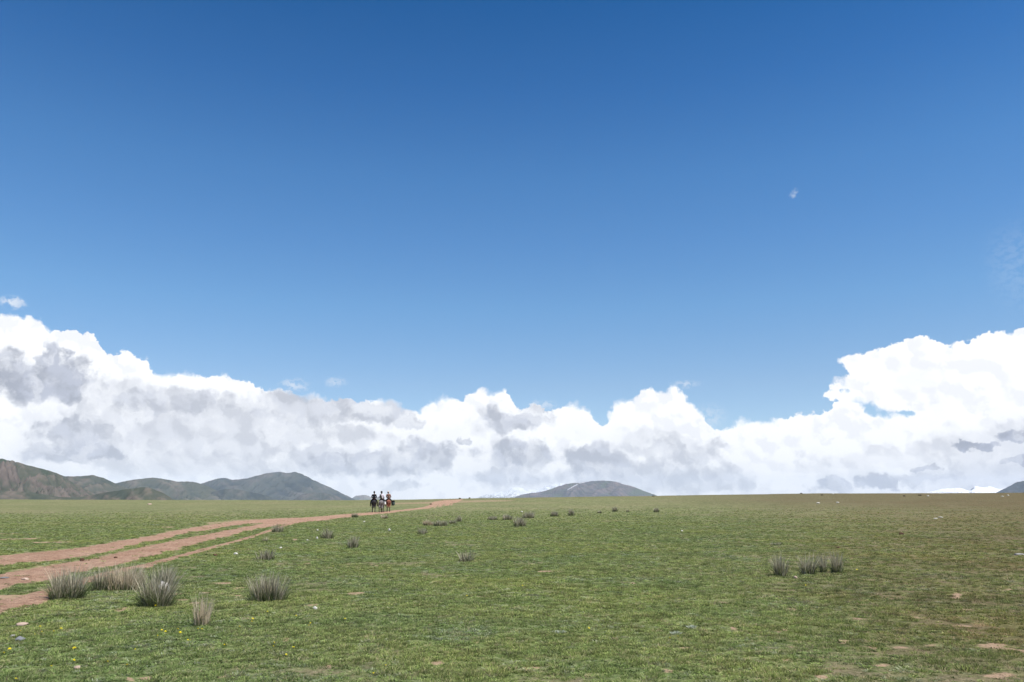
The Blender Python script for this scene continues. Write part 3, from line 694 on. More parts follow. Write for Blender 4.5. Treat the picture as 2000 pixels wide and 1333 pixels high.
# ------------------------------------------------------------------ tall tussocks
M_stem = mat('dry_stems', m_blade([(0.11,0.10,0.065),(0.36,0.33,0.23),(0.58,0.53,0.39),(0.19,0.17,0.115),(0.76,0.69,0.52),(0.15,0.12,0.085)]))
M_stemt = mat('tan_stems', m_blade([(0.30,0.23,0.16),(0.56,0.47,0.33),(0.72,0.63,0.46),(0.38,0.30,0.21)]))
M_tgreen = mat('tussock_green', m_blade([(0.05,0.07,0.025),(0.11,0.145,0.05),(0.23,0.26,0.12),(0.07,0.09,0.04)]))
TUSS_GROUP = 'tall tussocks of dry grass scattered over the meadow'
# x, base row, top row, width, leafiness, lean, label
TUSSOCKS = [
 (130,1177,1119,70,.5,.55,'wide grey-green grass tussock at the edge of the dirt track, leftmost of all'),
 (203,1158,1116,52,.35,.45,'brownish grass tussock with two pale bent stalks, second from the left beside the track'),
 (240,1160,1112,66,.2,.35,'dense grey-brown grass tussock in the middle of the left trackside row'),
 (268,1150,1110,34,.1,.25,'straw-coloured upright tussock at the right end of the left trackside row'),
 (323,1147,1109,46,.6,.45,'greener tussock standing behind the round grey stone'),
 (298,1195,1124,82,.45,.55,'big silvery grass tussock half covering the round grey stone'),
 (395,1226,1170,44,.12,.28,'narrow upright brown tussock, nearest of all to the camera'),
 (522,1183,1129,78,.4,.42,'tall broad tussock standing alone on the grass right of the nearest narrow one'),
 (517,1099,1077,46,.35,.4,'low wide grey tussock midway between the track bend and the broad lone one'),
 (540,1042,1028,20,.4,.4,'small brown tussock touching the lower edge of the dirt track'),
 (518,1060,1050,9,.9,.5,'tiny green tuft just under the small brown tussock by the track'),
 (640,1055,1037,27,.45,.45,'dark fan-shaped tussock with small white stones on its left'),
 (690,1073,1052,22,.3,.35,'upright dark tussock straight below the riders, right of the fan-shaped one'),
 (693,1012,1005,12,.8,.5,'little dark green tussock beside the track just left of the riders'),
 (750,1015,1007,12,.3,.5,'little pale brown tussock on the grass right under the grey horse'),
 (825,1046,1034,20,.4,.4,'short dark tussock alone in front of the low tussock row'),
 (836,1029,1019,22,.15,.4,'pale straw tussock at the left end of the low row right of the riders'),
 (855,1030,1020,18,.4,.4,'dark tussock in the middle of the low row right of the riders'),
 (867,1029,1018,13,.4,.35,'narrow dark tussock at the right end of the low row right of the riders'),
 (896,1021,1010,12,.3,.35,'thin leaning grey tussock just past the low row'),
 (883,1025,1018,14,.8,.5,'faint low green tussock between the low row and the thin leaning one'),
 (911,1101,1076,33,.25,.5,'lone fan-shaped grey tussock in the open middle of the meadow'),
 (962,1018,1010,17,.4,.4,'small dark tussock, left one of the far pair near the picture centre'),
 (990,1018,1008,20,.4,.45,'small bushy tussock, right one of the far pair near the picture centre'),
 (1016,1031,1014,22,.25,.4,'grey spiky tussock in front of the far tussock with the ragged crest'),
 (1032,1015,1003,26,.3,.5,'far tussock with a ragged slanting crest under the white stone'),
 (1083,1011,1002,17,.3,.4,'far grey tussock left of the tall thin one'),
 (1116,1009,998,13,.2,.3,'far tall thin grey tussock below the domed mountain'),
 (1171,1004,999,9,.8,.5,'faint green tuft left of the little dark far tussock'),
 (1201,1001,993,11,.3,.35,'little dark tussock on the slope below the mountain top'),
 (1226,1001,997,6,.5,.4,'tiniest dark tuft on the slope below the domed mountain'),
 (1282,1002,995,12,.3,.35,'last small tussock on the right of the far line'),
 (1522,1129,1086,34,.3,.4,'pale feathery tussock, left one of the group on the right of the meadow'),
 (1578,1126,1086,31,.45,.5,'loose open tussock, middle one of the group on the right of the meadow'),
 (1608,1122,1087,23,.2,.5,'pale tangled tussock leaning on the dark one at the right of the meadow'),
 (1635,1122,1083,27,.35,.35,'dark dense tussock, right end of the group on the right of the meadow'),
 (1515,1067,1062,18,1.0,.6,'low dark green grass patch behind the right-hand tussock group')]
def build_tussocks():
    for i, (cx, by, ty, w, leafy, lean, label) in enumerate(TUSSOCKS):
        p = ground_at(cx, by - w * 0.10); d = math.hypot(p[0], p[1])
        fk = 1.0 if d < 26 else 1.2
        H = (by - ty) / F_PX * d * 0.84 * fk; W = w / F_PX * d * 0.86 * fk
        root = bpy.data.objects.new('grass_tussock', None); COL.objects.link(root); root.location = Vector(p) - Vector((0, 0, 0.01)); root.empty_display_size = 0.2
        tag(root, label, 'grass tussock', TUSS_GROUP)
        lean = lean * 0.8; rb = max(0.04, W * 0.5 - lean * H * 0.55)
        rb = min(rb, W * 0.33)
        near = d < 22
        n1 = int((620 if near else 260) * np.clip((W / 0.55) ** 1.4, 0.25, 2.0) * (1 - 0.45 * leafy)); n2 = int((420 if near else 170) * np.clip((W / 0.55) ** 1.4, 0.25, 2.0) * (0.25 + leafy))
        wd = 0.0062 if d < 14 else 0.0080 if near else 0.013 if d < 45 else 0.02
        el = (1, 0.8)
        stem = M_stemt if 'straw' in label or 'brown' in label and i % 2 == 0 else M_stem
        rg = np.random.RandomState(7000 + i); nc = 1 if W / H < 0.75 or d > 70 else 3 + int(W / H > 1.2) * 2
        parts = {0: [], 1: []}
        for c_ in range(nc):
            if nc == 1: ox = oy = 0.0; cr = rb; ch = 1.0
            else:
                ox = (W * 0.5 - W * 0.2) * (2 * (c_ + 0.5) / nc - 1) + rg.normal(0, .04) * W; oy = rg.normal(0, .14) * W; cr = W * 0.17; ch = 0.72 + 0.3 * rg.rand()
                if c_ == rg.randint(nc) or c_ == nc // 2: ch = 1.0
            tilt = (ox / (W * .5 + 1e-6)) * 0.28 * H * (1.0 if nc > 1 else 0) + rg.normal(0, .05) * H
            for kk, (cnt, rr_, hh_, ln_, w_) in enumerate(((n1 // nc, cr, H * 1.08 * ch, lean * 1.1, wd), (int(n2 * 1.35) // nc, cr * 1.45, H * (0.50 + 0.22 * leafy) * ch, lean * 2.3, wd * 1.1))):
                V, F = blade_mesh(max(cnt, 12), rr_, hh_, ln_, w_, 4, 900 + i * 11 + c_ * 3 + kk * 517, hvar=0.75, droop=0.15, elong=el)
                V = V.copy(); V[:, 0] += ox + tilt * (V[:, 2] / H) ** 1.3; V[:, 1] += oy
                parts[kk].append((V, F))
        for kk, (nm_, m_) in enumerate((('dry_stems', stem), ('green_blades', M_tgreen))):
            off = 0; VV = []; FF = []
            for V, F in parts[kk]: VV.append(V); FF.append(F + off); off += len(V)
            link(nm_, mesh_np(nm_, np.concatenate(VV), np.concatenate(FF), [m_]), root)
        if 'two pale bent stalks' in label or 'tall broad' in label:
            V, F = blade_mesh(6, rb * 0.9, H * 1.12, 0.8, 0.009, 5, 55 + i, hvar=0.15); link('pale_stalks', mesh_np('pale_stalks', V, F, [M_stemt]), root)
build_tussocks()

# ------------------------------------------------------------------ stones, dung
def stone_mat(nm, c): return simple(nm, c, 0.9, 0.3, 14)
MS = {'white': stone_mat('stone_white', (0.50, 0.48, 0.43)), 'grey': stone_mat('stone_grey', (0.27, 0.26, 0.24)), 'pink': stone_mat('stone_pink', (0.40, 0.30, 0.24)),
      'slate': stone_mat('stone_slate', (0.17, 0.175, 0.18)), 'dark': stone_mat('stone_dark', (0.055, 0.040, 0.032)), 'dung': stone_mat('dung', (0.085, 0.045, 0.028)), 'boulder': stone_mat('stone_boulder', (0.42, 0.40, 0.37))}
def rock_mesh(name, w, dpt, h, seed, m, flat=0.5):
    nu, nv = 26, 14
    g = np.random.RandomState(seed)
    th = np.linspace(0, 2 * np.pi, nu, endpoint=False); ph = np.linspace(-0.5 * np.pi, 0.5 * np.pi, nv)
    Pm, Tm = np.meshgrid(ph, th, indexing='ij')
    x = np.cos(Pm) * np.cos(Tm); y = np.cos(Pm) * np.sin(Tm); z = np.sin(Pm)
    q = 1 + 0.30 * perlin(x * 1.3 + seed, y * 1.3 + z * 1.7) + 0.12 * perlin(x * 3.1 + seed, y * 3.1 - z * 3)
    # facets: clip against random planes
    V = np.stack([x, y, z], -1) * q[..., None]
    for k in range(9):
        nrm = g.normal(size=3); nrm /= np.linalg.norm(nrm); lim = 0.72 + 0.2 * g.rand()
        dd = (V * nrm).sum(-1); V = V - np.clip(dd - lim, 0, None)[..., None] * nrm
    V = V * np.array([w / 2, dpt / 2, h * 0.62]); V[..., 2] += h * 0.34
    me = mesh_np(name, V.reshape(-1, 3), grid_faces(nv, nu, True), [m], True)
    return me
STONES = [ # x, row of its foot, width px, height px, material, name, label
 (318,1171,22,31,'boulder','stone','round pale grey stone sticking up behind the big silvery tussock'),
 (42,1223,18,5,'pink','stone','flat pinkish stone on the grass near the left picture edge'),
 (38,1252,16,6,'slate','stone','bluish grey stone low in the grass by the left picture edge'),
 (24,1246,9,5,'grey','stone','small dull stone touching the bluish grey one'),
 (150,1308,10,6,'pink','stone','small orange-pink stone near the bottom left corner'),
 (615,1192,8,6,'white','stone','white pebble with a dark hollow right of the broad lone tussock'),
 (8,1131,14,3,'slate','stone','flat grey stone lying in the middle rut at the left edge'),
 (49,1134,11,4,'pink','stone','pale flat stone lying in the middle rut of the track'),
 (98,1165,6,4,'white','stone','white chip at the foot of the leftmost tussock'),
 (460,1084,9,4,'white','stone','pale stone in the grass below the track bend'),
 (619,1054,5,5,'white','stone','white stone directly left of the dark fan-shaped tussock'),
 (600,1057,4,3,'white','stone','smaller white stone further left of the fan-shaped tussock'),
 (548,1072,5,3,'white','stone','white stone below the small brown tussock by the track'),
 (711,1020,5,2.5,'white','stone','yellowish white stone on the grass below the black horse'),
 (760,1037,5,4,'white','stone','white stone alone in the bright grass below the chestnut horse'),
 (620,1037,4,2.5,'white','stone','speck of white rock above the fan-shaped tussock'),
 (1019,1001,5,3,'white','stone','white stone above the ragged-crested far tussock'),
 (1332,1039,5,3,'white','stone','white stone alone on the pale grass right of centre'),
 (1598,984,6,3,'white','stone','left one of two white stones near the brown skyline'),
 (1636,983,6,2.5,'white','stone','right one of two white stones near the brown skyline'),
 (1837,1011.5,8,2,'white','stone','flat white slab, upper one of a pair on the right meadow'),
 (1828,1014,7,2,'white','stone','flat white slab, lower one of a pair on the right meadow'),
 (1554,1131,7,5,'pink','stone','cream stone in front of the right-hand tussock group'),
 (1991,1085,18,3,'grey','stone','long grey stone cut by the right picture edge'),
 (1813,970,4,2.5,'white','stone','white stone on the brown ridge, centre of the right skyline'),
 (1627,966,4,2,'white','stone','white speck of stone on the brown ridge top'),
 (1969,969,4,2.5,'white','stone','white stone on the brown ridge under the right mountain'),
 (1958,971,4,2,'white','stone','yellowish stone left of the white one under the right mountain'),
 (292,986,8,3,'pink','stone','pinkish rocks on the far meadow below the left hills'),
 (898,974,5,2.5,'dark','rock','dark rock on the skyline left of where the track ends'),
 (917,974,4,2.5,'dark','rock','dark rock on the skyline right of where the track ends'),
 (841,986,5,3,'dark','rock','dark rock above the track left of its wide earth patch'),
 (1606,968,5,2.5,'dark','rock','dark lump on the brown ridge, furthest left'),
 (1766,970,4,2.5,'dark','rock','dark lump on the brown ridge left of the snowy peaks'),
 (1797,968.5,7,2.5,'dark','rock','wider dark lump on the brown ridge next to a white stone'),
 (1565,965,5,2.5,'dark','rock','dark bump on the skyline where the ridge turns brown'),
 (1276,970,6,2,'dark','rock','dark bump on the skyline at the right foot of the domed mountain'),
 (745,996.5,4,2.5,'dark','rock','dark lump on the grass just above the track between two horses'),
 (1761,1045,10,4,'dung','dung','reddish brown dung heap alone on the right meadow'),
 (1637,1071,9,2.5,'dung','dung','flat brown dung above the right-hand tussock group'),
 (160,1096,8,4,'dung','dung','dark clod lying on the middle rut, left one'),
 (225,1091,7,3,'dung','dung','dark clod lying on the middle rut, right one'),
 (420,1086,9,3,'dung','dung','dark dung in the grass left of the pale stone below the bend')]
def build_stones():
    for i, (cx, by, w, h, mk, nm, label) in enumerate(STONES):
        p = ground_at(cx, by); d = math.hypot(p[0], p[1])
        W = w / F_PX * d; H = h / F_PX * d * (0.7 if d > 60 else 1)
        me = rock_mesh(nm, W, W * (0.8 if H > W * .5 else 0.9), H * 1.05, 40 + i, MS[mk])
        o = link(nm, me, loc=Vector(p)); o.rotation_euler.z = (i * 1.7) % 0.8 - 0.4
        tag(o, label, 'dung' if nm == 'dung' else 'stone' if nm == 'stone' else 'rock', 'stones lying about the meadow' if nm == 'stone' else 'dark lumps along the skyline and track' if nm == 'rock' else 'dung and clods')
build_stones()

# ------------------------------------------------------------------ flowers
def build_flowers():
    ym = simple('petal_yellow', (0.80, 0.66, 0.02), 0.6, 0.15, 60); gm = simple('flower_stem', (0.09, 0.13, 0.04), 0.8, 0.2, 30)
    V = []; F = []; fm = []
    def ring(n, r0, z0, r1, z1, mi, tw=0.0):
        b = len(V)
        for k in range(n):
            a = 2 * math.pi * k / n; V.append((r0 * math.cos(a), r0 * math.sin(a), z0))
        for k in range(n):
            a = 2 * math.pi * k / n + tw; V.append((r1 * math.cos(a), r1 * math.sin(a), z1))
        for k in range(n): F.append((b + k, b + (k + 1) % n, b + n + (k + 1) % n, b + n + k)); fm.append(mi)
    ring(6, 0.0022, 0.0, 0.0015, 0.045, 1)
    for L in range(3):
        for k in range(12):
            a = 2 * math.pi * (k + L * .33) / 12; da = 0.17; r = 0.021 - 0.004 * L; z = 0.045 + 0.003 * L
            b = len(V)
            V.extend([(0.003 * math.cos(a - da), 0.003 * math.sin(a - da), z), (r * math.cos(a - da), r * math.sin(a - da), z + 0.003 + 0.003 * L), (r * math.cos(a + da), r * math.sin(a + da), z + 0.003 + 0.003 * L), (0.003 * math.cos(a + da), 0.003 * math.sin(a + da), z)])
            F.append((b, b + 1, b + 2, b + 3)); fm.append(0)
    me = mesh_np('flower', V, F, [ym, gm], False, fmat=fm)
    special = {0: 'bright yellow flower against the foot of the big silvery tussock', 1: 'single bright yellow flower halfway between the bottom edge and the flat pinkish stone',
               2: 'yellow flower in the corner by the left picture edge', 3: 'yellow flower on the turf between the two nearest tussocks of the centre left'}
    pts = [(301,1189),(146,1276),(7,1282),(493,1213),(78,1227),(79,1237),(66,1242),(40,1236),(104,1238),(119,1233),(18,1273),(141,1295),(208,1297),(247,1303),(264,1272),(308,1246),(322,1238),
        (350,1240),(345,1234),(385,1233),(395,1232),(371,1254),(366,1253),(315,1234),(465,1229),(490,1219),(523,1199),(603,1226),(606,1220),(578,1205),(533,1259),(532,1268),(438,1266),(573,1271),(674,1213),
        (558,1283),(650,1107),(730,1164),(735,1154),(912,1167),(994,1134),(1020,1147),(1149,1231),(1308,1250),(1324,1246),(730,1319),(754,1305),(1573,1146),(1673,1115),(26,1333),(97,1307),(560,1110)]
    for i, (cx, cy) in enumerate(pts):
        p = ground_at(cx, cy + 1)
        d = math.hypot(p[0], p[1])
        o = link('flower', me, loc=Vector(p)); s = 0.60 + 0.15 * math.sin(i * 7.1) + (0.4 if i < 2 else 0); o.scale = (s,) * 3; o.rotation_euler = (-0.25 + 0.2 * math.sin(i), 0.2 * math.cos(i * 3), i)
        tag(o, special.get(i, 'tiny yellow flower open low in the short green turf'), 'flower', 'yellow flowers dotted through the turf')
    # two silvery wormwood cushions
    mw = mat('silver_leaves', m_blade([(0.34,0.38,0.27),(0.62,0.65,0.54),(0.22,0.26,0.15)]))
    for cx, cy, w, label in [(1092, 1238, 24, 'silvery white-leaved cushion plant low in the green grass at lower centre'), (1320, 1240, 20, 'grey-green cushion plant beside a yellow flower at lower right of centre'), (1351,1228,16,'faint bluish cushion plant right of the yellow flowers at lower right of centre')]:
        p = ground_at(cx, cy); d = math.hypot(p[0], p[1]); W = w / F_PX * d
        V, F = blade_mesh(110, W * 0.42, 0.045, 1.2, 0.009, 3, int(cx), elong=(1, .8))
        tag(link('cushion_plant', mesh_np('cushion_plant', V, F, [mw]), loc=Vector(p)), label, 'plant', 'silvery cushion plants')
build_flowers()

# ================================================================== horses and riders
def skin(name, nodes, edges, material, parent=None, levels=1, root=0):
    me = bpy.data.meshes.new(name + '_cage'); me.from_pydata([n[0] for n in nodes], edges, [])
    o = bpy.data.objects.new(name, me); COL.objects.link(o)
    md = o.modifiers.new('skin', 'SKIN'); md.use_smooth_shade = True
    if not me.skin_vertices: me.skin_vertices.new()
    for i, n in enumerate(nodes):
        r = n[1]; me.skin_vertices[0].data[i].radius = r if isinstance(r, tuple) else (r, r)
        me.skin_vertices[0].data[i].use_root = (i == root)
    s = o.modifiers.new('sub', 'SUBSURF'); s.levels = levels; s.render_levels = levels
    bpy.context.view_layer.update()
    dg = bpy.context.evaluated_depsgraph_get()
    m2 = bpy.data.meshes.new_from_object(o.evaluated_get(dg)); m2.name = name
    o.modifiers.clear(); o.data = m2; bpy.data.meshes.remove(me)
    m2.materials.clear(); m2.materials.append(material)
    for p in m2.polygons: p.use_smooth = True
    if parent: o.parent = parent
    return o
def chain(nodes, edges, pts, start=None):
    """append points (pos, r) as a chain hanging on node index start; returns last index"""
    prev = start
    for p in pts:
        nodes.append(p); i = len(nodes) - 1
        if prev is not None: edges.append((prev, i))
        prev = i
    return prev
def loft(name, rings, material, parent, closed=True):
    """closed tube through rings of (centre, rx, ry) lying in xy; returns object"""
    n = 20; V = []
    for (c, rx, ry) in rings:
        for k in range(n):
            a = 2 * math.pi * k / n; V.append((c[0] + rx * math.cos(a), c[1] + ry * math.sin(a), c[2]))
    F = [list(f) for f in grid_faces(len(rings), n, True)]
    me = bpy.data.meshes.new(name); me.from_pydata(V, [], [tuple(f) for f in F] + [tuple(range(n))[::-1], tuple(range(len(V) - n, len(V)))])
    me.materials.append(material)
    for p in me.polygons: p.use_smooth = True
    o = bpy.data.objects.new(name, me); COL.objects.link(o); o.parent = parent
    return o

def coat(nm, base, light, amt, low=None):
    def f(T, b, o):
        P = T.new('ShaderNodeTexCoord').outputs['Object']
        n = T.noise(P, 3.0, 4, 0.6)
        c = T.mix(T.mapr(n, 0.45, 0.6, 0, amt), base, light)
        if low:
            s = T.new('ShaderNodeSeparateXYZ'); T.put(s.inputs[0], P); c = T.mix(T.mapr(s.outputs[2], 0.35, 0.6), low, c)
        T.put(b.inputs['Base Color'], c); b.inputs['Roughness'].default_value = 0.55; b.inputs['Specular IOR Level'].default_value = 0.3
    return mat(nm, f)
M_black = coat('coat_black', (0.018, 0.015, 0.018), (0.04, 0.032, 0.034), 0.6)
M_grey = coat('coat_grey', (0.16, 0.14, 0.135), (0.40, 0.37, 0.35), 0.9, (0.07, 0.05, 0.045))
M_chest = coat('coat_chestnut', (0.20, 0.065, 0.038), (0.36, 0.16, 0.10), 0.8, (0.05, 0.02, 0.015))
M_hair = simple('horse_hair', (0.022, 0.017, 0.015), 0.6); M_hair_c = simple('horse_hair_red', (0.17, 0.055, 0.032), 0.6); M_hair_g = simple('horse_hair_grey', (0.10, 0.085, 0.08), 0.6)
M_hoof = simple('hoof', (0.05, 0.04, 0.035), 0.6); M_leather = simple('leather', (0.06, 0.032, 0.02), 0.5); M_blk = simple('cloth_black', (0.014, 0.014, 0.018), 0.85)
M_skin = simple('skin', (0.42, 0.25, 0.18), 0.6, 0.06); M_shirt = simple('cloth_lilac', (0.55, 0.50, 0.56), 0.85, 0.12); M_brn = simple('cloth_brown', (0.21, 0.115, 0.085), 0.85, 0.3, 9)
M_pale = simple('cloth_pale', (0.62, 0.52, 0.45), 0.85, 0.15); M_dgreen = simple('canvas_green', (0.06, 0.085, 0.075), 0.7, 0.35, 8); M_white = simple('cloth_white', (0.75, 0.73, 0.72), 0.85, 0.1); M_navy = simple('cloth_dark', (0.03, 0.03, 0.04), 0.85)
M_olive = simple('cloth_olive', (0.05, 0.05, 0.03), 0.85)

def make_horse(loc, yaw, coat_m, hair_m, label, step, saddle_m, blanket_m):
    root = bpy.data.objects.new('horse', None); COL.objects.link(root); root.location = loc; root.rotation_euler.z = yaw
    tag(root, label, 'horse', 'horses walking away along the track')
    N = []; E = []
    b = chain(N, E, [((0, -0.52, 1.13), (.25, .27)), ((0, -0.22, 1.10), (.26, .27)), ((0, 0.12, 1.06), (.28, .29)), ((0, 0.45, 1.06), (.24, .28)), ((0, 0.66, 1.16), (.16, .22)),
        ((0, 0.85, 1.34), (.10, .16)), ((0, 1.03, 1.50), (.085, .12)), ((0, 1.14, 1.56), (.085, .10)), ((0, 1.28, 1.46), (.07, .09)), ((0, 1.42, 1.30), (.05, .06)), ((0, 1.50, 1.20), (.045, .05))])
    chain(N, E, [((0, -0.70, 1.12), (.19, .22)), ((0, -0.80, 1.08), (.10, .12))], 0)
    for s in (-1, 1):
        chain(N, E, [((s * .055, 1.13, 1.66), .025), ((s * .06, 1.12, 1.74), .012)], 7)
        ph = step if s > 0 else -step
        chain(N, E, [((s * .14, -.60, .98), (.13, .17)), ((s * .16, -.55 + ph * .25, .76), (.095, .12)), ((s * .15, -.74 + ph * .7, .50), (.05, .06)), ((s * .145, -.70 + ph, .26), .035), ((s * .145, -.70 + ph * 1.05, .12), .042), ((s * .145, -.66 + ph * 1.1, .035), (.05, .055))], 0)
        chain(N, E, [((s * .14, .46, .86), (.10, .12)), ((s * .145, .47 - ph * .3, .66), (.068, .075)), ((s * .14, .50 - ph * .7, .40), .045), ((s * .14, .49 - ph, .22), .034), ((s * .14, .49 - ph, .11), .040), ((s * .14, .53 - ph, .035), (.05, .055))], 3)
    body = skin('body', N, E, coat_m, root, 2)
    # tail, mane
    N = []; E = []; chain(N, E, [((0, -.86, 1.18), .045), ((0, -.93, 1.05), .060), ((0, -.95, .85), .07), ((0.01, -.94, .62), .06), ((0.01, -.93, .42), .03)]); skin('tail', N, E, hair_m, root, 1)
    N = []; E = []; chain(N, E, [((.03, .62, 1.37), (.03, .05)), ((.05, .80, 1.47), (.03, .07)), ((.05, .97, 1.60), (.03, .07)), ((.0, 1.12, 1.67), (.03, .04))]); skin('mane', N, E, hair_m, root, 1)
    for y0, sg in ((.53, 1), (-.66, -1)):
        for s in (-1, 1):
            ph = step if s > 0 else -step
            loft('hoof', [((s * .1425, y0 - sg * ph * 1.05, 0.0), .062, .07), ((s * .1425, y0 - sg * ph * 1.05 - .005, .05), .052, .055), ((s * .1425, y0 - sg * ph * 1.05 - .01, .075), .04, .042)], M_hoof, root)
    # blanket over the back, saddle on top
    def drape(name, y0, y1, drop, off, m, par):
        V = []; ny, na_ = 8, 17
        for j in range(ny):
            y = y0 + (y1 - y0) * j / (ny - 1)
            for k in range(na_):
                a = -1 + 2 * k / (na_ - 1); ang = a * (math.pi / 2 + 0.05) * min(1, 1.0)
                x = (0.30 + off) * math.sin(ang); z = 1.07 + (0.29 + off) * math.cos(ang) - drop * max(0, abs(a) - 0.8) / 0.2
                V.append((x, y, z))
        me = mesh_np(name, V, grid_faces(ny, na_), [m], True); o = link(name, me, par)
        so = o.modifiers.new('thick', 'SOLIDIFY'); so.thickness = 0.02; return o
    drape('saddle_blanket', -.32, .38, .10, .012, blanket_m, root)
    N = []; E = []; chain(N, E, [((0, -.20, 1.46), (.13, .05)), ((0, -.05, 1.41), (.13, .05)), ((0, .12, 1.41), (.11, .05)), ((0, .28, 1.48), (.06, .07))]); sd = skin('saddle', N, E, saddle_m, root, 1)
    for s in (-1, 1):
        me = bpy.data.meshes.new('stirrup'); bpy_ring = []
        V = []; n = 12; mseg = 6
        for k in range(n):
            a = 2 * math.pi * k / n; c = (s * .40, .10 + .07 * math.sin(a), .70 + .08 * math.cos(a))
            for q in range(mseg):
                t = 2 * math.pi * q / mseg; rr = .07 + .01 * math.cos(t); V.append((s * .40 + .012 * math.sin(t), .12 + rr * math.sin(a), .70 + rr * 1.1 * math.cos(a)))
        F = [(k * mseg + q, k * mseg + (q + 1) % mseg, ((k + 1) % n) * mseg + (q + 1) % mseg, ((k + 1) % n) * mseg + q) for k in range(n) for q in range(mseg)]
        me.from_pydata(V, [], F); me.materials.append(M_leather); so = bpy.data.objects.new('stirrup', me); COL.objects.link(so); so.parent = sd
    return root

def make_rider(loc, yaw, label, top_m, leg_m, hat_m, boot_m, lean=0.0, twist=0.0, vest=None, hat='cap', left_arm_out=0.0):
    root = bpy.data.objects.new('person', None); COL.objects.link(root); root.location = loc; root.rotation_euler.z = yaw
    tag(root, label, 'person', 'riders on the track')
    sx = lambda z: lean * max(0, z - 1.5)
    P = lambda x, y, z: (x + sx(z), y, z)
    zs = 1.45
    spine = [(P(0, .02, zs + .04), (.155, .125)), (P(0, .0, zs + .20), (.135, .105)), (P(0, .0, zs + .34), (.155, .115)), (P(0, .0, zs + .46), (.15, .105)), (P(0, .01, zs + .55), (.06, .06)), (P(0, .03, zs + .61), (.052, .055)),
             (P(0, .035, zs + .68), (.072, .085)), (P(0, .04, zs + .76), (.078, .098)), (P(0, .03, zs + .82), (.06, .075))]
    def limbs(N, E, sh, hip, grow=0.0, hands=True, arms=True, legs=True):
        for s in (-1, 1):
            if arms:
                e = P(s * (.27 + (left_arm_out if s < 0 else 0)), -.02, zs + .22); h = P(s * .13, .26, zs + .14)
                i = chain(N, E, [(P(s * .185, .0, zs + .47), .062 + grow), (P(s * .225, -.02, zs + .36), .050 + grow), (e, .042 + grow), (P(s * .20, .14, zs + .17), .038 + grow), (h, .026 + grow)], sh)
                if hands:
                    pk = chain(N, E, [((h[0], h[1] + .05, h[2]), (.034, .018)), ((h[0], h[1] + .09, h[2] - .005), (.036, .016))], i)
                    for f_, (dx, ln) in enumerate([(-.027, .062), (-.009, .070), (.009, .066), (.026, .052)]):
                        x0 = h[0] + dx
                        chain(N, E, [((x0, h[1] + .10, h[2] - .01), .009), ((x0, h[1] + .10 + ln * .5, h[2] - .028), .0085), ((x0 - s * .002, h[1] + .10 + ln * .35, h[2] - .055), .008)], pk)
                    chain(N, E, [((h[0] - s * .036, h[1] + .06, h[2] + .004), .011), ((h[0] - s * .045, h[1] + .095, h[2] - .01), .0095)], i + 1)
            if legs:
                chain(N, E, [(P(s * .12, .06, zs + .0), .088 + grow), (P(s * .25, .22, zs - .14), .085 + grow), (P(s * .345, .34, zs - .28), .062 + grow), (P(s * .37, .26, zs - .46), .056 + grow), (P(s * .385, .16, zs - .68), .042 + grow)] +
                      ([(P(s * .39, .14, zs - .74), .042 + grow), (P(s * .395, .26, zs - .77), .036), (P(s * .395, .32, zs - .775), .028)] if grow == 0 else []), hip)
    N = []; E = []; chain(N, E, spine); limbs(N, E, 3, 0)
    # nose, ears, chin on the head
    chain(N, E, [(P(0, .14, zs + .70), (.016, .014))], 7); chain(N, E, [(P(0, .10, zs + .645), (.035, .03))], 6)
    for s in (-1, 1): chain(N, E, [(P(s * .088, .03, zs + .72), (.012, .022))], 7)
    body = skin('body', N, E, M_skin, root, 1)
    for s in (-1, 1):
        me = rock_mesh('eye', .022, .016, .02, 3, M_blk); o = link('eye', me, root); o.location = P(s * .032, .118, zs + .722)
    # clothing shells
    N = []; E = []; chain(N, E, [(P(0, .02, zs + .0), (.175, .15)), (P(0, .0, zs + .16), (.165, .13)), (P(0, .0, zs + .34), (.175, .135)), (P(0, .0, zs + .47), (.155, .118)), (P(0, .005, zs + .555), (.078, .08))])
    limbs(N, E, 3, 0, .026, False, True, False); skin('jacket', N, E, top_m, root, 1)
    if vest:
        loft('vest', [(P(-.03, -.012, zs + .02), .15, .155), (P(-.055, -.012, zs + .2), .13, .146), (P(-.075, -.012, zs + .38), .13, .15), (P(-.09, -.01, zs + .49), .085, .125), (P(-.06, 0, zs + .545), .07, .085)], vest, root)
    N = []; E = []; chain(N, E, [(P(0, .02, zs + .04), (.175, .145)), (P(0, .0, zs + .12), (.155, .13))]); limbs(N, E, 0, 0, .018, False, False, True); skin('trousers', N, E, leg_m, root, 1)
    for s in (-1, 1):
        N = []; E = []; chain(N, E, [(P(s * .375, .22, zs - .50), .066), (P(s * .387, .15, zs - .68), .056), (P(s * .392, .15, zs - .76), .055), (P(s * .397, .27, zs - .785), .045), (P(s * .398, .36, zs - .79), .034)]); skin('boot', N, E, boot_m, root, 1)
    hc = P(0, .025, zs + .78)
    loft('hair', [((hc[0], hc[1] - .045, hc[2] - .13), .07, .05), ((hc[0], hc[1] - .03, hc[2] - .08), .088, .082), ((hc[0], hc[1] - .012, hc[2]), .092, .10), ((hc[0], hc[1] - .005, hc[2] + .06), .07, .08), ((hc[0], hc[1], hc[2] + .082), .02, .025)], M_hair, root)
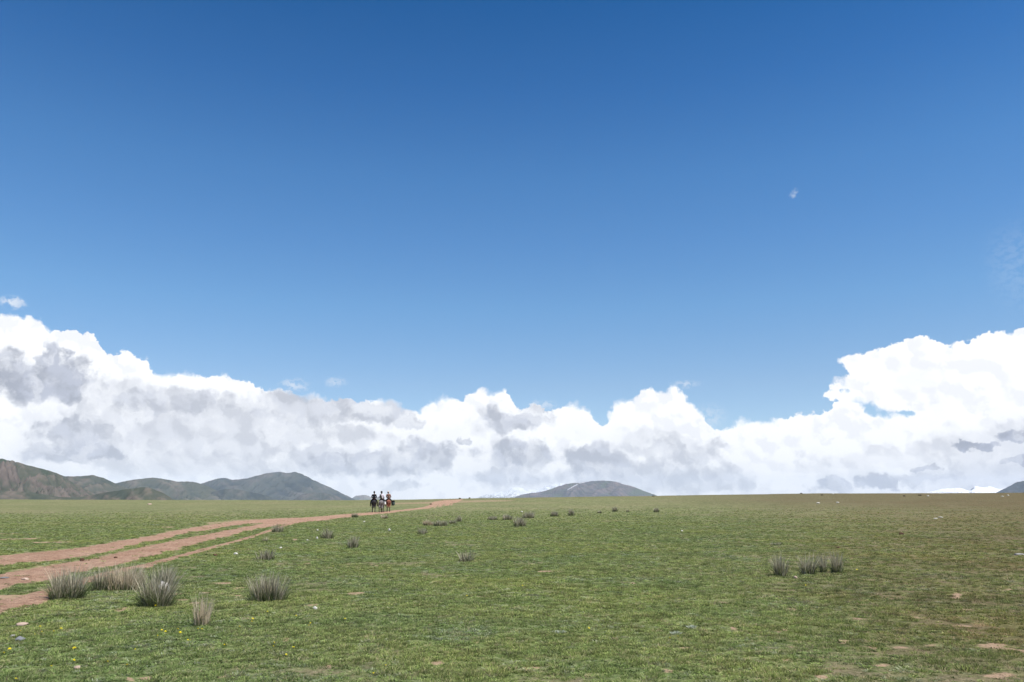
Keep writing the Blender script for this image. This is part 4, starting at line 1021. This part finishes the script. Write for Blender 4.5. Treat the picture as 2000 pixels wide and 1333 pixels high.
    if hat == 'brim':
        h = loft('hat', [((hc[0], hc[1], hc[2] + .015), .105, .115), ((hc[0], hc[1], hc[2] + .07), .10, .108), ((hc[0], hc[1], hc[2] + .12), .075, .085), ((hc[0], hc[1], hc[2] + .13), .03, .035)], hat_m, root)
        b_ = loft('brim', [((hc[0], hc[1], hc[2] + .012), .17, .18), ((hc[0], hc[1], hc[2] + .024), .165, .175)], hat_m, h)
    elif hat == 'cap':
        h = loft('hat', [((hc[0], hc[1], hc[2] + .0), .100, .112), ((hc[0], hc[1], hc[2] + .06), .094, .104), ((hc[0], hc[1], hc[2] + .105), .06, .07), ((hc[0], hc[1], hc[2] + .115), .02, .025)], hat_m, root)
        loft('peak', [((hc[0], hc[1] + .10, hc[2] + .002), .07, .08), ((hc[0], hc[1] + .10, hc[2] + .012), .07, .08)], hat_m, h)
    return root

pA = Vector(ground_at(729, 1001)); pB = Vector(ground_at(747, 1001.3)); pC = Vector(ground_at(760, 1000))
def z_on(x, y): return float(height(x, y))
for (p, dxm, yaw, cm, hm, hl, st, sm_, bm_, rider) in [
    (pA, -0.08, R(9), M_black, M_hair, 'black horse on the left of the three, rider dressed in black', .06, M_leather, M_blk,
        dict(label='person in black clothes sitting upright on the black horse', top_m=M_blk, leg_m=M_blk, hat_m=M_blk, boot_m=M_blk, hat='cap')),
    (pB, -0.22, R(0), M_grey, M_hair_g, 'grey horse in the middle with a pale rump', .12, M_leather, M_blk,
        dict(label='person in a pale lilac shirt and dark hat on the grey horse', top_m=M_shirt, leg_m=M_navy, hat_m=M_blk, boot_m=M_olive, hat='brim', vest=M_olive, left_arm_out=.04, lean=-.10)),
    (pC, -0.20, R(8), M_chest, M_hair_c, 'reddish chestnut horse on the right carrying a bulky bag', .08, M_leather, M_brn,
        dict(label='person in a brown jacket and pale cap on the chestnut horse', top_m=M_brn, leg_m=M_navy, hat_m=M_pale, boot_m=M_leather, hat='cap', lean=-.12))]:
    loc = Vector((p.x + dxm, p.y, 0)); loc.y += 0.7; loc.z = z_on(loc.x, loc.y) + 0.0
    make_horse(loc, yaw, cm, hm, hl, st, sm_, bm_)
    make_rider(loc, yaw, **rider)
def bag(name, loc, size, yaw, m, strap_m, label, seed):
    root = bpy.data.objects.new(name, None); COL.objects.link(root); root.location = loc; root.rotation_euler.z = yaw
    tag(root, label, 'bag', 'bags slung on the horses')
    w, d, h = size
    rings = []
    for k in range(9):
        t = k / 8; q = (1 - abs(2 * t - 1) ** 3.2) ** 0.5 * (1.0 - .18 * t) + 0.02
        rings.append(((0.01 * math.sin(k * 2 + seed), 0.01 * math.cos(k * 3), h * (t - .5)), w / 2 * q, d / 2 * q))
    loft('pouch', rings, m, root)
    loft('flap', [((0, 0, h * .22), w * .47, d * .50), ((0, 0, h * .36), w * .46, d * .47), ((0, 0, h * .49), w * .2, d * .22)], strap_m, root)
    return root
yB = pB.y + .7; yC = pC.y + .7
bag('saddlebag', (pC.x + .36, yC - .10, pC.z + .98), (.40, .62, .62), R(8), M_dgreen, M_blk, 'large dark green bag hanging at the right side of the chestnut horse', 1)
bag('saddlebag', (pB.x + .18, yB - .25, pB.z + 1.00), (.22, .40, .34), R(0), M_white, M_white, 'white pouch hanging at the right side of the grey horse', 2)

# ================================================================== haze
def build_haze():
    H = HAZE_TOP; L = 22500
    V = [(sx * L, sy * L, z) for z in (-175 - 60, H) for sx, sy in ((-1, -1), (1, -1), (1, 1), (-1, 1))]
    me = bpy.data.meshes.new('haze'); me.from_pydata(V, [], [(3, 2, 1, 0), (4, 5, 6, 7), (0, 1, 5, 4), (1, 2, 6, 5), (2, 3, 7, 6), (3, 0, 4, 7)])
    m = bpy.data.materials.new('haze'); m.use_nodes = True; n = m.node_tree.nodes; n.clear()
    v = n.new('ShaderNodeVolumePrincipled'); v.inputs['Density'].default_value = HAZE_DENSITY; v.inputs['Color'].default_value = (0.70, 0.82, 1.0, 1)
    o_ = n.new('ShaderNodeOutputMaterial'); m.node_tree.links.new(v.outputs[0], o_.inputs['Volume'])
    me.materials.append(m); tag(link('haze', me), 'thin bluish air haze lying over the far hills', 'haze', kind='stuff')
HAZE_TOP = 620; HAZE_DENSITY = 3.0e-5
build_haze()
